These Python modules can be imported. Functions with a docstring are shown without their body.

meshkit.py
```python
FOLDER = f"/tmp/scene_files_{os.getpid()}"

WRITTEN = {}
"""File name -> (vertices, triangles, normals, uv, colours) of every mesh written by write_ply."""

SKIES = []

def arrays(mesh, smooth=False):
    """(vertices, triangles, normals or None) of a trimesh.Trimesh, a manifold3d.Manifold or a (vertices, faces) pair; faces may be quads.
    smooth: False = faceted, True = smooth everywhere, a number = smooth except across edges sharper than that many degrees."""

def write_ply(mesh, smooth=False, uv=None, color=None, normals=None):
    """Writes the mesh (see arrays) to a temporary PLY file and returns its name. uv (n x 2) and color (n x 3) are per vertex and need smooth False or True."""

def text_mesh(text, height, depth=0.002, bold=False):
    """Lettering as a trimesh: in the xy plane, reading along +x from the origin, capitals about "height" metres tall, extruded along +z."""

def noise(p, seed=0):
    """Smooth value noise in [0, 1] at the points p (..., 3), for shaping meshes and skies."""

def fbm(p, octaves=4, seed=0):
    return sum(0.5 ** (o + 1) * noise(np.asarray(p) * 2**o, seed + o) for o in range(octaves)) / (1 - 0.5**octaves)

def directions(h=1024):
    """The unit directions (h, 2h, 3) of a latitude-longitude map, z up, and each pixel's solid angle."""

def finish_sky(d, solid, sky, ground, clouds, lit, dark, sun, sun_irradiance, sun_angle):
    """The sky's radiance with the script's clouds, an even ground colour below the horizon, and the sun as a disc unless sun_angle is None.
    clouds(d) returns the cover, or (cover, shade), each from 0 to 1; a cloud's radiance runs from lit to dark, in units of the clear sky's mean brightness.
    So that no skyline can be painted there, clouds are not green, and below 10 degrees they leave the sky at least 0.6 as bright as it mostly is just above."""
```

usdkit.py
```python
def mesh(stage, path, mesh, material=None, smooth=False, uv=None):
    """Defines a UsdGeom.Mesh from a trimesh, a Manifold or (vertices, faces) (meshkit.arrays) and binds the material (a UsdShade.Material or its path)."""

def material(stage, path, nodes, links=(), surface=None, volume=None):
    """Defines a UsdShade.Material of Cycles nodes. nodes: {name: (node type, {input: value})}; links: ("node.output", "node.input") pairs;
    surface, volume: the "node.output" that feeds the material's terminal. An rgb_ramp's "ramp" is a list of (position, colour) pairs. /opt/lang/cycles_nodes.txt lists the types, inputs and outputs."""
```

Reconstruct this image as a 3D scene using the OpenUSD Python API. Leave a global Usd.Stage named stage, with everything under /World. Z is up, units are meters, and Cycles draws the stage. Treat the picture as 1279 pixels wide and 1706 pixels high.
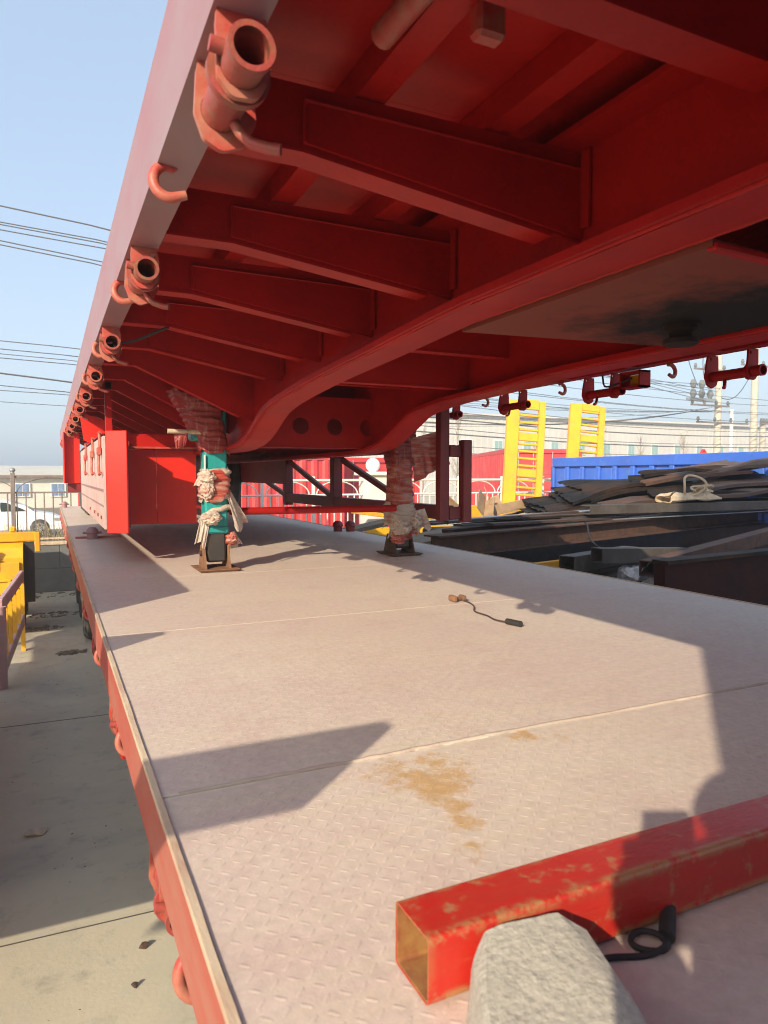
import math, random
import numpy as np
from shapely.geometry import box as sbox, Point
import trimesh, manifold3d, usdkit, meshkit
from pxr import Usd, UsdGeom, UsdLux, UsdShade, Gf, Sdf

stage = Usd.Stage.CreateInMemory()
UsdGeom.SetStageUpAxis(stage, 'Z')
UsdGeom.SetStageMetersPerUnit(stage, 1.0)
UsdGeom.Xform.Define(stage, '/World')
UsdGeom.Scope.Define(stage, '/World/Looks')
PI = math.pi
H = 2.1            # eye height; every z below is written relative to the eye and lifted by H when a mesh is made

# ------------------------------------------------------------------ camera, sky, sun, exposure
EXPOSURE = 1.12
YAW, PITCH = math.radians(25.37), math.radians(3.04)
FW = np.array([math.sin(YAW) * math.cos(PITCH), math.cos(YAW) * math.cos(PITCH), -math.sin(PITCH)])
RT = np.array([math.cos(YAW), -math.sin(YAW), 0.0])
UP = np.cross(RT, FW)
cam = UsdGeom.Camera.Define(stage, '/World/camera')
cam.CreateHorizontalApertureAttr(36.0)
cam.CreateVerticalApertureAttr(48.0)
cam.CreateFocalLengthAttr(33.045)
cam.CreateClippingRangeAttr(Gf.Vec2f(0.02, 5000))
cam.CreateFStopAttr(11.0)
cam.CreateFocusDistanceAttr(3.2)
cam.CreateExposureAttr(EXPOSURE)
cam.AddTransformOp().Set(Gf.Matrix4d(*RT, 0, *UP, 0, *(-FW), 0, 0, 0, H, 1))

SUND = np.array([1.55, 1.42, -1.0]); SUND /= np.linalg.norm(SUND)      # direction the light travels
SUN_EL = math.asin(-SUND[2]); SUN_ROT = math.atan2(-SUND[0], -SUND[1])
dome = UsdLux.DomeLight.Define(stage, '/World/sky')
sky_mat = usdkit.material(stage, '/World/Looks/sky', {
    's': ('sky_texture', {'sky_type': 'single_scattering', 'sun_disc': False, 'sun_elevation': SUN_EL, 'sun_rotation': SUN_ROT,
                          'altitude': 50.0, 'air_density': 1.0, 'aerosol_density': 3.0, 'ozone_density': 1.0}),
    'hz': ('mix_color', {'fac': 0.62, 'b': (1.85, 2.4, 3.1), 'use_clamp': False}),
    'b': ('background_shader', {'strength': 0.135})}, [('s.color', 'hz.a'), ('hz.result', 'b.color')], surface='b.background')
UsdShade.MaterialBindingAPI.Apply(dome.GetPrim()).Bind(sky_mat)
sun = UsdLux.DistantLight.Define(stage, '/World/sun')
sun.CreateIntensityAttr(0.80); sun.CreateAngleAttr(0.55); sun.CreateColorAttr(Gf.Vec3f(1.0, 0.85, 0.64)); sun.CreateNormalizeAttr(True)
zz = -SUND; xx = np.cross([0, 0, 1], zz); xx /= np.linalg.norm(xx); yy = np.cross(zz, xx)
sun.AddTransformOp().Set(Gf.Matrix4d(*xx, 0, *yy, 0, *zz, 0, 0, 0, 0, 1))

# ------------------------------------------------------------------ materials
def M(name, base, rough=0.5, c2=None, scale=3.0, lo=0.4, hi=0.65, dust=None, dscale=1.3, dlo=0.45, dhi=0.75, damt=0.6, bump=0.0, bscale=40.0,
      metal=0.0, spec=0.5, stretch=(1, 1, 1), wear=None, wear_r=0.006, transl=0.0, up_dust=None, fine=0.0):
    n = {'g': ('geometry', {}), 'mp': ('mapping', {'scale': stretch}), 'p': ('principled_bsdf', {'roughness': rough, 'metallic': metal, 'specular_ior_level': spec})}
    l = [('g.position', 'mp.vector')]
    n['c0'] = ('color', {'value': base}); cur = 'c0.color'
    if c2 is not None:
        n['n1'] = ('noise_texture', {'scale': scale, 'detail': 6.0, 'roughness': 0.62})
        n['r1'] = ('map_range', {'from_min': lo, 'from_max': hi, 'clamp': True})
        n['m1'] = ('mix_color', {'b': c2})
        l += [('mp.vector', 'n1.vector'), ('n1.fac', 'r1.value'), ('r1.result', 'm1.fac'), (cur, 'm1.a')]; cur = 'm1.result'
    if dust is not None:
        n['n2'] = ('noise_texture', {'scale': dscale, 'detail': 8.0, 'roughness': 0.68})
        n['r2'] = ('map_range', {'from_min': dlo, 'from_max': dhi, 'to_max': damt, 'clamp': True})
        n['m2'] = ('mix_color', {'b': dust})
        l += [('g.position', 'n2.vector'), ('n2.fac', 'r2.value'), ('r2.result', 'm2.fac'), (cur, 'm2.a')]; cur = 'm2.result'
    if up_dust is not None:                      # settled dust on faces that look up
        n['sx'] = ('separate_xyz', {}); n['r4'] = ('map_range', {'from_min': 0.3, 'from_max': 0.95, 'to_max': up_dust[1], 'clamp': True}); n['m4'] = ('mix_color', {'b': up_dust[0]})
        l += [('g.normal', 'sx.vector'), ('sx.z', 'r4.value'), ('r4.result', 'm4.fac'), (cur, 'm4.a')]; cur = 'm4.result'
    if fine:
        n['n5'] = ('noise_texture', {'scale': 160.0, 'detail': 3.0}); n['r5'] = ('map_range', {'from_min': 0.35, 'from_max': 0.65, 'to_min': 1 - fine, 'to_max': 1 + fine, 'clamp': True})
        n['m5'] = ('mix_color', {'blend_type': 'multiply', 'fac': 1.0})
        l += [('g.position', 'n5.vector'), ('n5.fac', 'r5.value'), (cur, 'm5.a'), ('r5.result', 'm5.b')]; cur = 'm5.result'
    if wear is not None:                         # chipped paint along edges
        n['bv'] = ('bevel', {'samples': 4, 'radius': wear_r}); n['dt'] = ('vector_math', {'math_type': 'dot_product'})
        n['r3'] = ('map_range', {'from_min': 0.999, 'from_max': 0.90, 'clamp': True})
        n['n3'] = ('noise_texture', {'scale': 26.0, 'detail': 6.0, 'roughness': 0.7}); n['q3'] = ('map_range', {'from_min': 0.44, 'from_max': 0.54, 'clamp': True})
        n['x3'] = ('math', {'math_type': 'multiply'}); n['m3'] = ('mix_color', {'b': wear})
        l += [('bv.bevel', 'dt.vector1'), ('g.normal', 'dt.vector2'), ('dt.value', 'r3.value'), ('g.position', 'n3.vector'), ('n3.fac', 'q3.value'),
              ('r3.result', 'x3.value1'), ('q3.result', 'x3.value2'), ('x3.value', 'm3.fac'), (cur, 'm3.a')]; cur = 'm3.result'
    l.append((cur, 'p.base_color'))
    if bump:
        n['nb'] = ('noise_texture', {'scale': bscale, 'detail': 5.0, 'roughness': 0.6}); n['b'] = ('bump', {'strength': 1.0, 'distance': bump})
        l += [('mp.vector', 'nb.vector'), ('nb.fac', 'b.height'), ('b.normal', 'p.normal')]
    out = 'p.BSDF'
    if transl:
        n['t'] = ('translucent_bsdf', {}); n['mx'] = ('mix_closure', {'fac': transl})
        l += [(cur, 't.color'), ('p.BSDF', 'mx.closure1'), ('t.BSDF', 'mx.closure2')]; out = 'mx.closure'
    return usdkit.material(stage, '/World/Looks/' + name, n, l, surface=out)

DUST = (0.46, 0.36, 0.30)
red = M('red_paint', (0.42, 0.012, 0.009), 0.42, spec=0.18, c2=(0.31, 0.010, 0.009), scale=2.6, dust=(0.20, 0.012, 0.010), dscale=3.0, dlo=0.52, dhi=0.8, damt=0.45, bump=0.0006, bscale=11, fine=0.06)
red_bright = M('red_paint_fresh', (0.66, 0.022, 0.012), 0.42, c2=(0.60, 0.02, 0.012), scale=3, bump=0.0005, bscale=9)
red_hw = M('red_hardware', (0.42, 0.05, 0.038), 0.5, c2=(0.36, 0.09, 0.06), scale=14, dust=(0.40, 0.21, 0.14), dscale=14, dlo=0.42, dhi=0.68, damt=0.6, bump=0.001, bscale=60)
red_rust = M('worn_red_hardware', (0.34, 0.05, 0.045), 0.5, c2=(0.24, 0.075, 0.05), scale=22, dust=(0.22, 0.13, 0.06), dscale=34, dlo=0.5, dhi=0.66, damt=0.7, bump=0.0015, bscale=90)
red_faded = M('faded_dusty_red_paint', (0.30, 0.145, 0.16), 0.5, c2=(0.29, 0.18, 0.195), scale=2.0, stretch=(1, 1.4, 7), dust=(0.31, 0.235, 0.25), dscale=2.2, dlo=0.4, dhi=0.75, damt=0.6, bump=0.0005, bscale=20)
red_side = M('sun_faded_red_paint', (0.37, 0.075, 0.052), 0.5, c2=(0.36, 0.125, 0.09), scale=2.5, stretch=(1, 1, 6), dust=(0.36, 0.25, 0.2), dscale=3, dlo=0.45, dhi=0.8, damt=0.4, bump=0.0005, bscale=20)
pale_side = M('dusty_toolbox_paint', (0.55, 0.37, 0.34), 0.55, c2=(0.48, 0.22, 0.20), scale=3.0, stretch=(1, 3, 1), lo=0.5, hi=0.75, dust=(0.55, 0.48, 0.44), dscale=4, dlo=0.35, dhi=0.65, damt=0.8)
maroon = M('dark_red_primer', (0.22, 0.018, 0.022), 0.5, c2=(0.17, 0.018, 0.02), scale=4, bump=0.0006)
edge_pale = M('dusty_pale_edge', (0.56, 0.46, 0.32), 0.7, c2=(0.40, 0.27, 0.19), scale=5, stretch=(3, 0.8, 1), dust=(0.42, 0.40, 0.33), dscale=9, damt=0.5, bump=0.001, bscale=60)
weld = M('chalky_weld', (0.52, 0.44, 0.36), 0.8, c2=(0.44, 0.33, 0.28), scale=12, dust=(0.45, 0.47, 0.38), dscale=3, damt=0.6, bump=0.002, bscale=90)
steel_black = M('black_oiled_steel', (0.035, 0.032, 0.03), 0.42, c2=(0.06, 0.045, 0.035), scale=7, spec=0.6)
rusty = M('rusty_steel', (0.085, 0.038, 0.022), 0.8, c2=(0.05, 0.028, 0.02), scale=6, dust=(0.14, 0.065, 0.03), dscale=11, damt=0.7, bump=0.002, bscale=60)
maroon_dark = M('dark_maroon_rusty_paint', (0.040, 0.012, 0.010), 0.8, spec=0.1, c2=(0.022, 0.011, 0.010), scale=4, bump=0.002)
rusty_dark = M('dark_rusty_steel', (0.07, 0.04, 0.03), 0.7, c2=(0.045, 0.03, 0.027), scale=4, dust=(0.12, 0.06, 0.035), dscale=7, damt=0.6, bump=0.002, bscale=40)
rust_foot = M('orange_rusty_foot', (0.24, 0.12, 0.06), 0.8, c2=(0.15, 0.075, 0.045), scale=18, bump=0.001, bscale=80)
sheet_dark = M('weathered_dark_sheet', (0.012, 0.011, 0.010), 0.7, spec=0.12, c2=(0.050, 0.026, 0.014), scale=2.2, dust=(0.05, 0.045, 0.04), dscale=5, damt=0.3, bump=0.003, bscale=12)
sheet_brown = M('weathered_brown_sheet', (0.12, 0.065, 0.035), 0.55, c2=(0.065, 0.045, 0.034), scale=2.2, dust=(0.13, 0.11, 0.09), dscale=5, damt=0.4, bump=0.003, bscale=12)
galv_dull = M('dull_dirty_galvanised_steel', (0.085, 0.07, 0.058), 0.6, spec=0.25, c2=(0.05, 0.038, 0.03), scale=3, dust=(0.19, 0.17, 0.145), dscale=6, damt=0.5, metal=0.1, bump=0.002, bscale=15)
galv = M('galvanised_steel', (0.36, 0.38, 0.39), 0.42, c2=(0.26, 0.27, 0.27), scale=4, metal=0.5, bump=0.001)
tan_steel = M('tan_primed_steel', (0.36, 0.24, 0.13), 0.6, c2=(0.27, 0.17, 0.10), scale=9, bump=0.001)
wood = M('weathered_timber', (0.22, 0.16, 0.10), 0.85, c2=(0.13, 0.09, 0.06), scale=5, stretch=(1, 9, 9), bump=0.002, bscale=20)
teal = M('teal_paint', (0.02, 0.31, 0.29), 0.38, c2=(0.018, 0.24, 0.24), scale=6, bump=0.0004, bscale=30)
rubber = M('black_rubber', (0.022, 0.021, 0.02), 0.75, c2=(0.04, 0.037, 0.033), scale=7, bump=0.002, bscale=30)
tyre_m = M('dusty_tyre_rubber', (0.03, 0.028, 0.026), 0.8, c2=(0.09, 0.08, 0.07), scale=5, bump=0.003, bscale=22)
yellow = M('yellow_paint', (0.74, 0.40, 0.012), 0.42, c2=(0.62, 0.33, 0.02), scale=3, dust=(0.40, 0.30, 0.15), dscale=5, dlo=0.55, dhi=0.8, damt=0.5, bump=0.0006)
orange = M('orange_yellow_paint', (0.74, 0.34, 0.01), 0.45, c2=(0.6, 0.27, 0.02), scale=3)
blue = M('blue_paint', (0.045, 0.15, 0.62), 0.42, c2=(0.04, 0.12, 0.50), scale=1.2, dust=(0.25, 0.30, 0.42), dscale=3, dlo=0.55, dhi=0.8, damt=0.4)
cont_red = M('container_red_paint', (0.56, 0.05, 0.05), 0.5, c2=(0.48, 0.045, 0.05), scale=1.5, dust=(0.5, 0.22, 0.2), dscale=2, dlo=0.5, dhi=0.8, damt=0.4)
white = M('white_paint', (0.74, 0.73, 0.68), 0.55, c2=(0.66, 0.64, 0.58), scale=2)
white_gloss = M('white_car_paint', (0.78, 0.78, 0.78), 0.2)
fence_dark = M('brown_fence_paint', (0.16, 0.13, 0.12), 0.5, c2=(0.22, 0.19, 0.18), scale=6)
fence_white = M('white_fence_paint', (0.70, 0.69, 0.65), 0.5)
glass_dark = M('dark_car_glass', (0.02, 0.03, 0.03), 0.05, spec=0.9)
win_blue = M('blue_window_glass', (0.10, 0.18, 0.33), 0.1, c2=(0.22, 0.32, 0.48), scale=2)
win_teal = M('teal_window_glass', (0.24, 0.38, 0.36), 0.3)
cream = M('cream_render_wall', (0.60, 0.57, 0.49), 0.9, c2=(0.52, 0.49, 0.42), scale=0.4)
roof_m = M('pale_roof_sheet', (0.52, 0.50, 0.43), 0.7, c2=(0.46, 0.44, 0.38), scale=0.3)
grey_clad = M('grey_cladding', (0.56, 0.55, 0.51), 0.8, c2=(0.50, 0.49, 0.455), scale=0.25, dust=(0.5, 0.47, 0.42), dscale=0.15, damt=0.5)
pole_m = M('concrete_pole', (0.50, 0.46, 0.38), 0.9, c2=(0.42, 0.39, 0.33), scale=2)
pink_frame = M('faded_pink_frame_paint', (0.50, 0.33, 0.34), 0.5, c2=(0.42, 0.26, 0.27), scale=5)
wire_m = M('black_cable', (0.02, 0.02, 0.021), 0.6)
wire_far = M('weathered_wire', (0.10, 0.105, 0.11), 0.7)
twig = M('bare_twigs', (0.26, 0.20, 0.14), 0.9)
leaf = M('dusty_evergreen_leaves', (0.09, 0.10, 0.05), 0.8, transl=0.2)
block_grey = M('grey_block_wall', (0.15, 0.165, 0.165), 0.9, c2=(0.12, 0.13, 0.13), scale=2, dust=(0.2, 0.19, 0.17), dscale=3, damt=0.4, bump=0.003, bscale=30)
soil = M('dry_soil', (0.22, 0.18, 0.12), 0.95, c2=(0.12, 0.10, 0.06), scale=14, bump=0.02, bscale=22)
dry_grass = M('dry_grass', (0.42, 0.34, 0.19), 0.9, c2=(0.28, 0.25, 0.12), scale=9)
stone = M('rough_concrete_chunk', (0.43, 0.41, 0.345), 0.95, c2=(0.36, 0.34, 0.285), scale=5, dust=(0.50, 0.48, 0.41), dscale=9, dlo=0.45, dhi=0.7, damt=0.5, bump=0.003, bscale=110, fine=0.12)
tube_m = M('chipped_red_tube_paint', (0.46, 0.022, 0.014), 0.36, c2=(0.40, 0.03, 0.018), scale=9, stretch=(0.6, 3, 3), dust=(0.36, 0.19, 0.09), dscale=30, dlo=0.56, dhi=0.66, damt=0.75, bump=0.0006, bscale=60,
           wear=(0.34, 0.22, 0.09), wear_r=0.014)
tube_in = M('rusty_tube_inside', (0.30, 0.15, 0.045), 0.85, c2=(0.22, 0.06, 0.025), scale=24, bump=0.001, bscale=90)
plastic = M('torn_red_and_clear_wrap', (0.50, 0.085, 0.06), 0.25, c2=(0.62, 0.36, 0.29), scale=22, stretch=(0.35, 0.35, 2.2), lo=0.44, hi=0.66, transl=0.3, bump=0.003, bscale=60)
plastic_dark = M('old_red_wrap', (0.32, 0.05, 0.045), 0.22, c2=(0.42, 0.21, 0.18), scale=16, stretch=(2.5, 2.5, 0.5), lo=0.52, hi=0.70, transl=0.25, bump=0.004, bscale=40)
plastic_white = M('torn_clear_wrap', (0.68, 0.58, 0.49), 0.25, c2=(0.58, 0.24, 0.18), scale=18, stretch=(0.6, 0.6, 1.6), lo=0.54, hi=0.70, transl=0.35, bump=0.004, bscale=50)
white_bag = M('white_plastic_bag', (0.62, 0.64, 0.68), 0.4, transl=0.2)
rope_m = M('cream_rope', (0.52, 0.42, 0.29), 0.9, c2=(0.40, 0.29, 0.18), scale=30, bump=0.002, bscale=150)
skin = M('skin', (0.45, 0.26, 0.19), 0.55)
jacket = M('dark_jacket_cloth', (0.03, 0.035, 0.05), 0.9)
jeans = M('blue_denim', (0.05, 0.07, 0.13), 0.9)
hair = M('black_hair', (0.012, 0.011, 0.01), 0.5)

def deck_material():
    """Dusty red chequer plate with a rust run."""
    n = {'g': ('geometry', {}), 'p': ('principled_bsdf', {'roughness': 0.62, 'specular_ior_level': 0.35}),
         'n1': ('noise_texture', {'scale': 1.1, 'detail': 8.0, 'roughness': 0.65}), 'r1': ('map_range', {'from_min': 0.38, 'from_max': 0.66, 'clamp': True}),
         'm1': ('mix_color', {'a': (0.57, 0.465, 0.41), 'b': (0.61, 0.53, 0.445)}),
         'n2': ('noise_texture', {'scale': 7.0, 'detail': 8.0, 'roughness': 0.7}), 'r2': ('map_range', {'from_min': 0.5, 'from_max': 0.78, 'to_max': 0.55, 'clamp': True}),
         'm2': ('mix_color', {'b': (0.50, 0.35, 0.315)}),
         'mpw': ('mapping', {'scale': (1.0, 9.0, 1.0)}), 'n3': ('noise_texture', {'scale': 2.2, 'detail': 8.0, 'roughness': 0.7, 'distortion': 0.6}), 'r3': ('map_range', {'from_min': 0.48, 'from_max': 0.66, 'to_max': 0.6, 'clamp': True}),
         'm3': ('mix_color', {'b': (0.60, 0.52, 0.40)}),
         'nf': ('noise_texture', {'scale': 55.0, 'detail': 6.0, 'roughness': 0.75}), 'rf': ('map_range', {'from_min': 0.3, 'from_max': 0.7, 'to_min': 0.87, 'to_max': 1.11, 'clamp': True}), 'mf': ('mix_color', {'blend_type': 'multiply', 'fac': 1.0}),
         'nb': ('noise_texture', {'scale': 260.0, 'detail': 3.0}), 'vb': ('voronoi_texture', {'scale': 34.0}), 'ab': ('math', {'math_type': 'multiply_add', 'value2': 0.5}),
         'b': ('bump', {'distance': 0.0003, 'strength': 1.0}),
         # rust stain: distance to three discs, broken up by noise
         'nd': ('noise_texture', {'scale': 9.0, 'detail': 9.0, 'roughness': 0.78}), 'ms': ('mix_color', {'b': (0.50, 0.31, 0.12)}), 'sr': ('map_range', {'from_min': 0.022, 'from_max': -0.016, 'to_max': 0.8, 'clamp': True}),
         'ad': ('math', {'math_type': 'add'}), 'nk': ('map_range', {'from_min': 0.3, 'from_max': 0.7, 'to_min': -0.07, 'to_max': 0.07})}
    l = [('g.position', 'n1.vector'), ('n1.fac', 'r1.value'), ('r1.result', 'm1.fac'), ('g.position', 'n2.vector'), ('n2.fac', 'r2.value'), ('r2.result', 'm2.fac'), ('m1.result', 'm2.a'),
         ('g.position', 'mpw.vector'), ('mpw.vector', 'n3.vector'), ('n3.fac', 'r3.value'), ('r3.result', 'm3.fac'), ('m2.result', 'm3.a'),
         ('g.position', 'nd.vector'), ('nd.fac', 'nk.value')]
    prev = None
    for i, (x, y, r) in enumerate([(0.578, 1.165, 0.028), (0.592, 1.11, 0.040), (0.606, 1.05, 0.034), (0.655, 1.140, 0.042), (0.71, 1.15, 0.03), (0.60, 0.985, 0.010), (0.582, 0.925, 0.006), (0.557, 0.865, 0.004), (0.90, 1.185, 0.022), (0.80, 1.38, 0.012)]):
        n[f'sb{i}'] = ('vector_math', {'math_type': 'distance', 'vector2': (x, y, H - 0.55)}); n[f'rr{i}'] = ('math', {'math_type': 'subtract', 'value2': r})
        l += [('g.position', f'sb{i}.vector1'), (f'sb{i}.value', f'rr{i}.value1')]; cur = f'rr{i}.value'
        if prev:
            n[f'mi{i}'] = ('math', {'math_type': 'minimum'}); l += [(prev, f'mi{i}.value1'), (cur, f'mi{i}.value2')]; cur = f'mi{i}.value'
        prev = cur
    # chalky dust along the near seams
    n['sy'] = ('separate_xyz', {}); l += [('g.position', 'sy.vector')]; base = 'm3.result'
    for i, (y, wd, am) in enumerate([(1.222, 0.016, 0.85), (2.552, 0.012, 0.2)]):
        n[f'ys{i}'] = ('math', {'math_type': 'subtract', 'value2': y}); n[f'ya{i}'] = ('math', {'math_type': 'absolute'}); n[f'yn{i}'] = ('noise_texture', {'scale': 14.0 + 3 * i, 'detail': 7.0, 'roughness': 0.7})
        n[f'yw{i}'] = ('math', {'math_type': 'multiply_add', 'value2': -2.2 * wd, 'value3': 1.9 * wd}); n[f'yd{i}'] = ('math', {'math_type': 'add'}); n[f'ym{i}'] = ('map_range', {'from_min': 1.6 * wd, 'from_max': 0.4 * wd, 'to_max': am, 'clamp': True}); n[f'yc{i}'] = ('mix_color', {'b': (0.72, 0.71, 0.60)})
        l += [('sy.y', f'ys{i}.value1'), (f'ys{i}.value', f'ya{i}.value1'), ('g.position', f'yn{i}.vector'), (f'yn{i}.fac', f'yw{i}.value1'), (f'ya{i}.value', f'yd{i}.value1'), (f'yw{i}.value', f'yd{i}.value2'), (f'yd{i}.value', f'ym{i}.value'), (f'ym{i}.result', f'yc{i}.fac'), (base, f'yc{i}.a')]; base = f'yc{i}.result'
    l += [(prev, 'ad.value1'), ('nk.result', 'ad.value2'), ('ad.value', 'sr.value'), ('sr.result', 'ms.fac'), (base, 'ms.a'), ('g.position', 'nf.vector'), ('nf.fac', 'rf.value'), ('rf.result', 'mf.b'), ('ms.result', 'mf.a'), ('mf.result', 'p.base_color'),
          ('g.position', 'nb.vector'), ('g.position', 'vb.vector'), ('vb.distance', 'ab.value1'), ('nb.fac', 'ab.value3'), ('ab.value', 'b.height'), ('b.normal', 'p.normal')]
    return usdkit.material(stage, '/World/Looks/dusty_deck_plate', n, l, surface='p.BSDF')
deck_m = deck_material()

def ground_material():
    n = {'g': ('geometry', {}), 'p': ('principled_bsdf', {'roughness': 0.88, 'specular_ior_level': 0.3}),
         'n1': ('noise_texture', {'scale': 0.55, 'detail': 8.0, 'roughness': 0.65, 'distortion': 0.4}), 'c': ('rgb_ramp', {'ramp': [(0.30, (0.31, 0.295, 0.25)), (0.46, (0.45, 0.415, 0.32)), (0.60, (0.53, 0.485, 0.36)), (0.75, (0.49, 0.445, 0.335))]}),
         'n2': ('noise_texture', {'scale': 5.0, 'detail': 9.0, 'roughness': 0.72}), 'r2': ('map_range', {'from_min': 0.54, 'from_max': 0.70, 'to_max': 0.45, 'clamp': True}), 'm2': ('mix_color', {'b': (0.17, 0.16, 0.14)}),
         'n3': ('noise_texture', {'scale': 9.0, 'detail': 6.0, 'roughness': 0.6}), 'r3': ('map_range', {'from_min': 0.58, 'from_max': 0.74, 'to_max': 0.6, 'clamp': True}), 'm3': ('mix_color', {'b': (0.44, 0.43, 0.39)}),
         'nb': ('noise_texture', {'scale': 45.0, 'detail': 6.0}), 'b': ('bump', {'distance': 0.0012, 'strength': 1.0})}
    l = [('g.position', 'n1.vector'), ('n1.fac', 'c.fac'), ('g.position', 'n2.vector'), ('n2.fac', 'r2.value'), ('r2.result', 'm2.fac'), ('c.color', 'm2.a'),
         ('g.position', 'n3.vector'), ('n3.fac', 'r3.value'), ('r3.result', 'm3.fac'), ('m2.result', 'm3.a'), ('m3.result', 'p.base_color'), ('g.position', 'nb.vector'), ('nb.fac', 'b.height'), ('b.normal', 'p.normal')]
    return usdkit.material(stage, '/World/Looks/stained_concrete_ground', n, l, surface='p.BSDF')
conc_m = ground_material()

def plate_material():
    """Kingpin plate: bare, worn steel with a smear of black grease round the pin."""
    n = {'g': ('geometry', {}), 'p': ('principled_bsdf', {'roughness': 0.6, 'metallic': 0.0, 'specular_ior_level': 0.12}), 'n1': ('noise_texture', {'scale': 5.0, 'detail': 6.0}), 'm1': ('mix_color', {'a': (0.20, 0.07, 0.045), 'b': (0.22, 0.035, 0.028)}),
         'mp': ('mapping', {'location': (-1.62, -1.27, 0), 'scale': (1.0, 1.0, 0.0)}), 'ln': ('vector_math', {'math_type': 'length'}), 'n2': ('noise_texture', {'scale': 6.0, 'detail': 8.0, 'roughness': 0.75}),
         'ad': ('math', {'math_type': 'multiply_add', 'value2': 0.75}), 'r': ('map_range', {'from_min': 0.84, 'from_max': 0.62, 'clamp': True}), 'm2': ('mix_color', {'b': (0.018, 0.017, 0.017)})}
    l = [('g.position', 'n1.vector'), ('n1.fac', 'm1.fac'), ('g.position', 'mp.vector'), ('mp.vector', 'ln.vector1'), ('g.position', 'n2.vector'), ('n2.fac', 'ad.value1'), ('ln.value', 'ad.value3'), ('ad.value', 'r.value'), ('r.result', 'm2.fac'),
         ('m1.result', 'm2.a'), ('m2.result', 'p.base_color')]
    return usdkit.material(stage, '/World/Looks/greasy_kingpin_plate', n, l, surface='p.BSDF')
plate_m = plate_material()

# ------------------------------------------------------------------ mesh helpers (z relative to the eye)
used = {}
def numbered(path):
    if path not in used:
        used[path] = 0; return path
    used[path] += 1
    return f'{path}_{used[path]:03d}'

def tag(p, label=None, cat=None, group=None, kind=None):
    for k, v in (('label', label), ('category', cat), ('group', group), ('kind', kind)):
        if v: p.SetCustomDataByKey(k, v)
    return p

LOC = {}
def thing(name, label, cat, loc=(0, 0, 0), group=None):
    path = numbered('/World/' + name)
    x = UsdGeom.Xform.Define(stage, path); w = (loc[0], loc[1], loc[2] + H); x.AddTranslateOp().Set(Gf.Vec3d(*w))
    LOC[path] = np.array(w)
    return tag(x.GetPrim(), label, cat, group)

def obj(name, m, material, parent=None, smooth=False, label=None, local=False):
    """m: MB, trimesh, or (v, f), eye-relative. One Mesh prim under parent (a prim) or /World."""
    if isinstance(m, MB): m = m.mesh()
    if hasattr(m, 'to_mesh'):
        mm = m.to_mesh(); m = (np.array(mm.vert_properties[:, :3]), np.array(mm.tri_verts))
    if isinstance(m, trimesh.Trimesh): m = (np.array(m.vertices), np.array(m.faces))
    v, f = np.array(m[0], float), np.array(m[1], int)
    base = parent.GetPath().pathString if parent is not None else '/World'
    top = '/' + '/'.join(base.split('/')[1:3])
    if not local: v = v + np.array([0, 0, H])
    if top in LOC and not local: v = v - LOC[top]
    path = numbered(base + '/' + name)
    p = usdkit.mesh(stage, path, (v, f), material, smooth=smooth).GetPrim()
    if label: p.SetCustomDataByKey('label', label)
    return p

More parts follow.
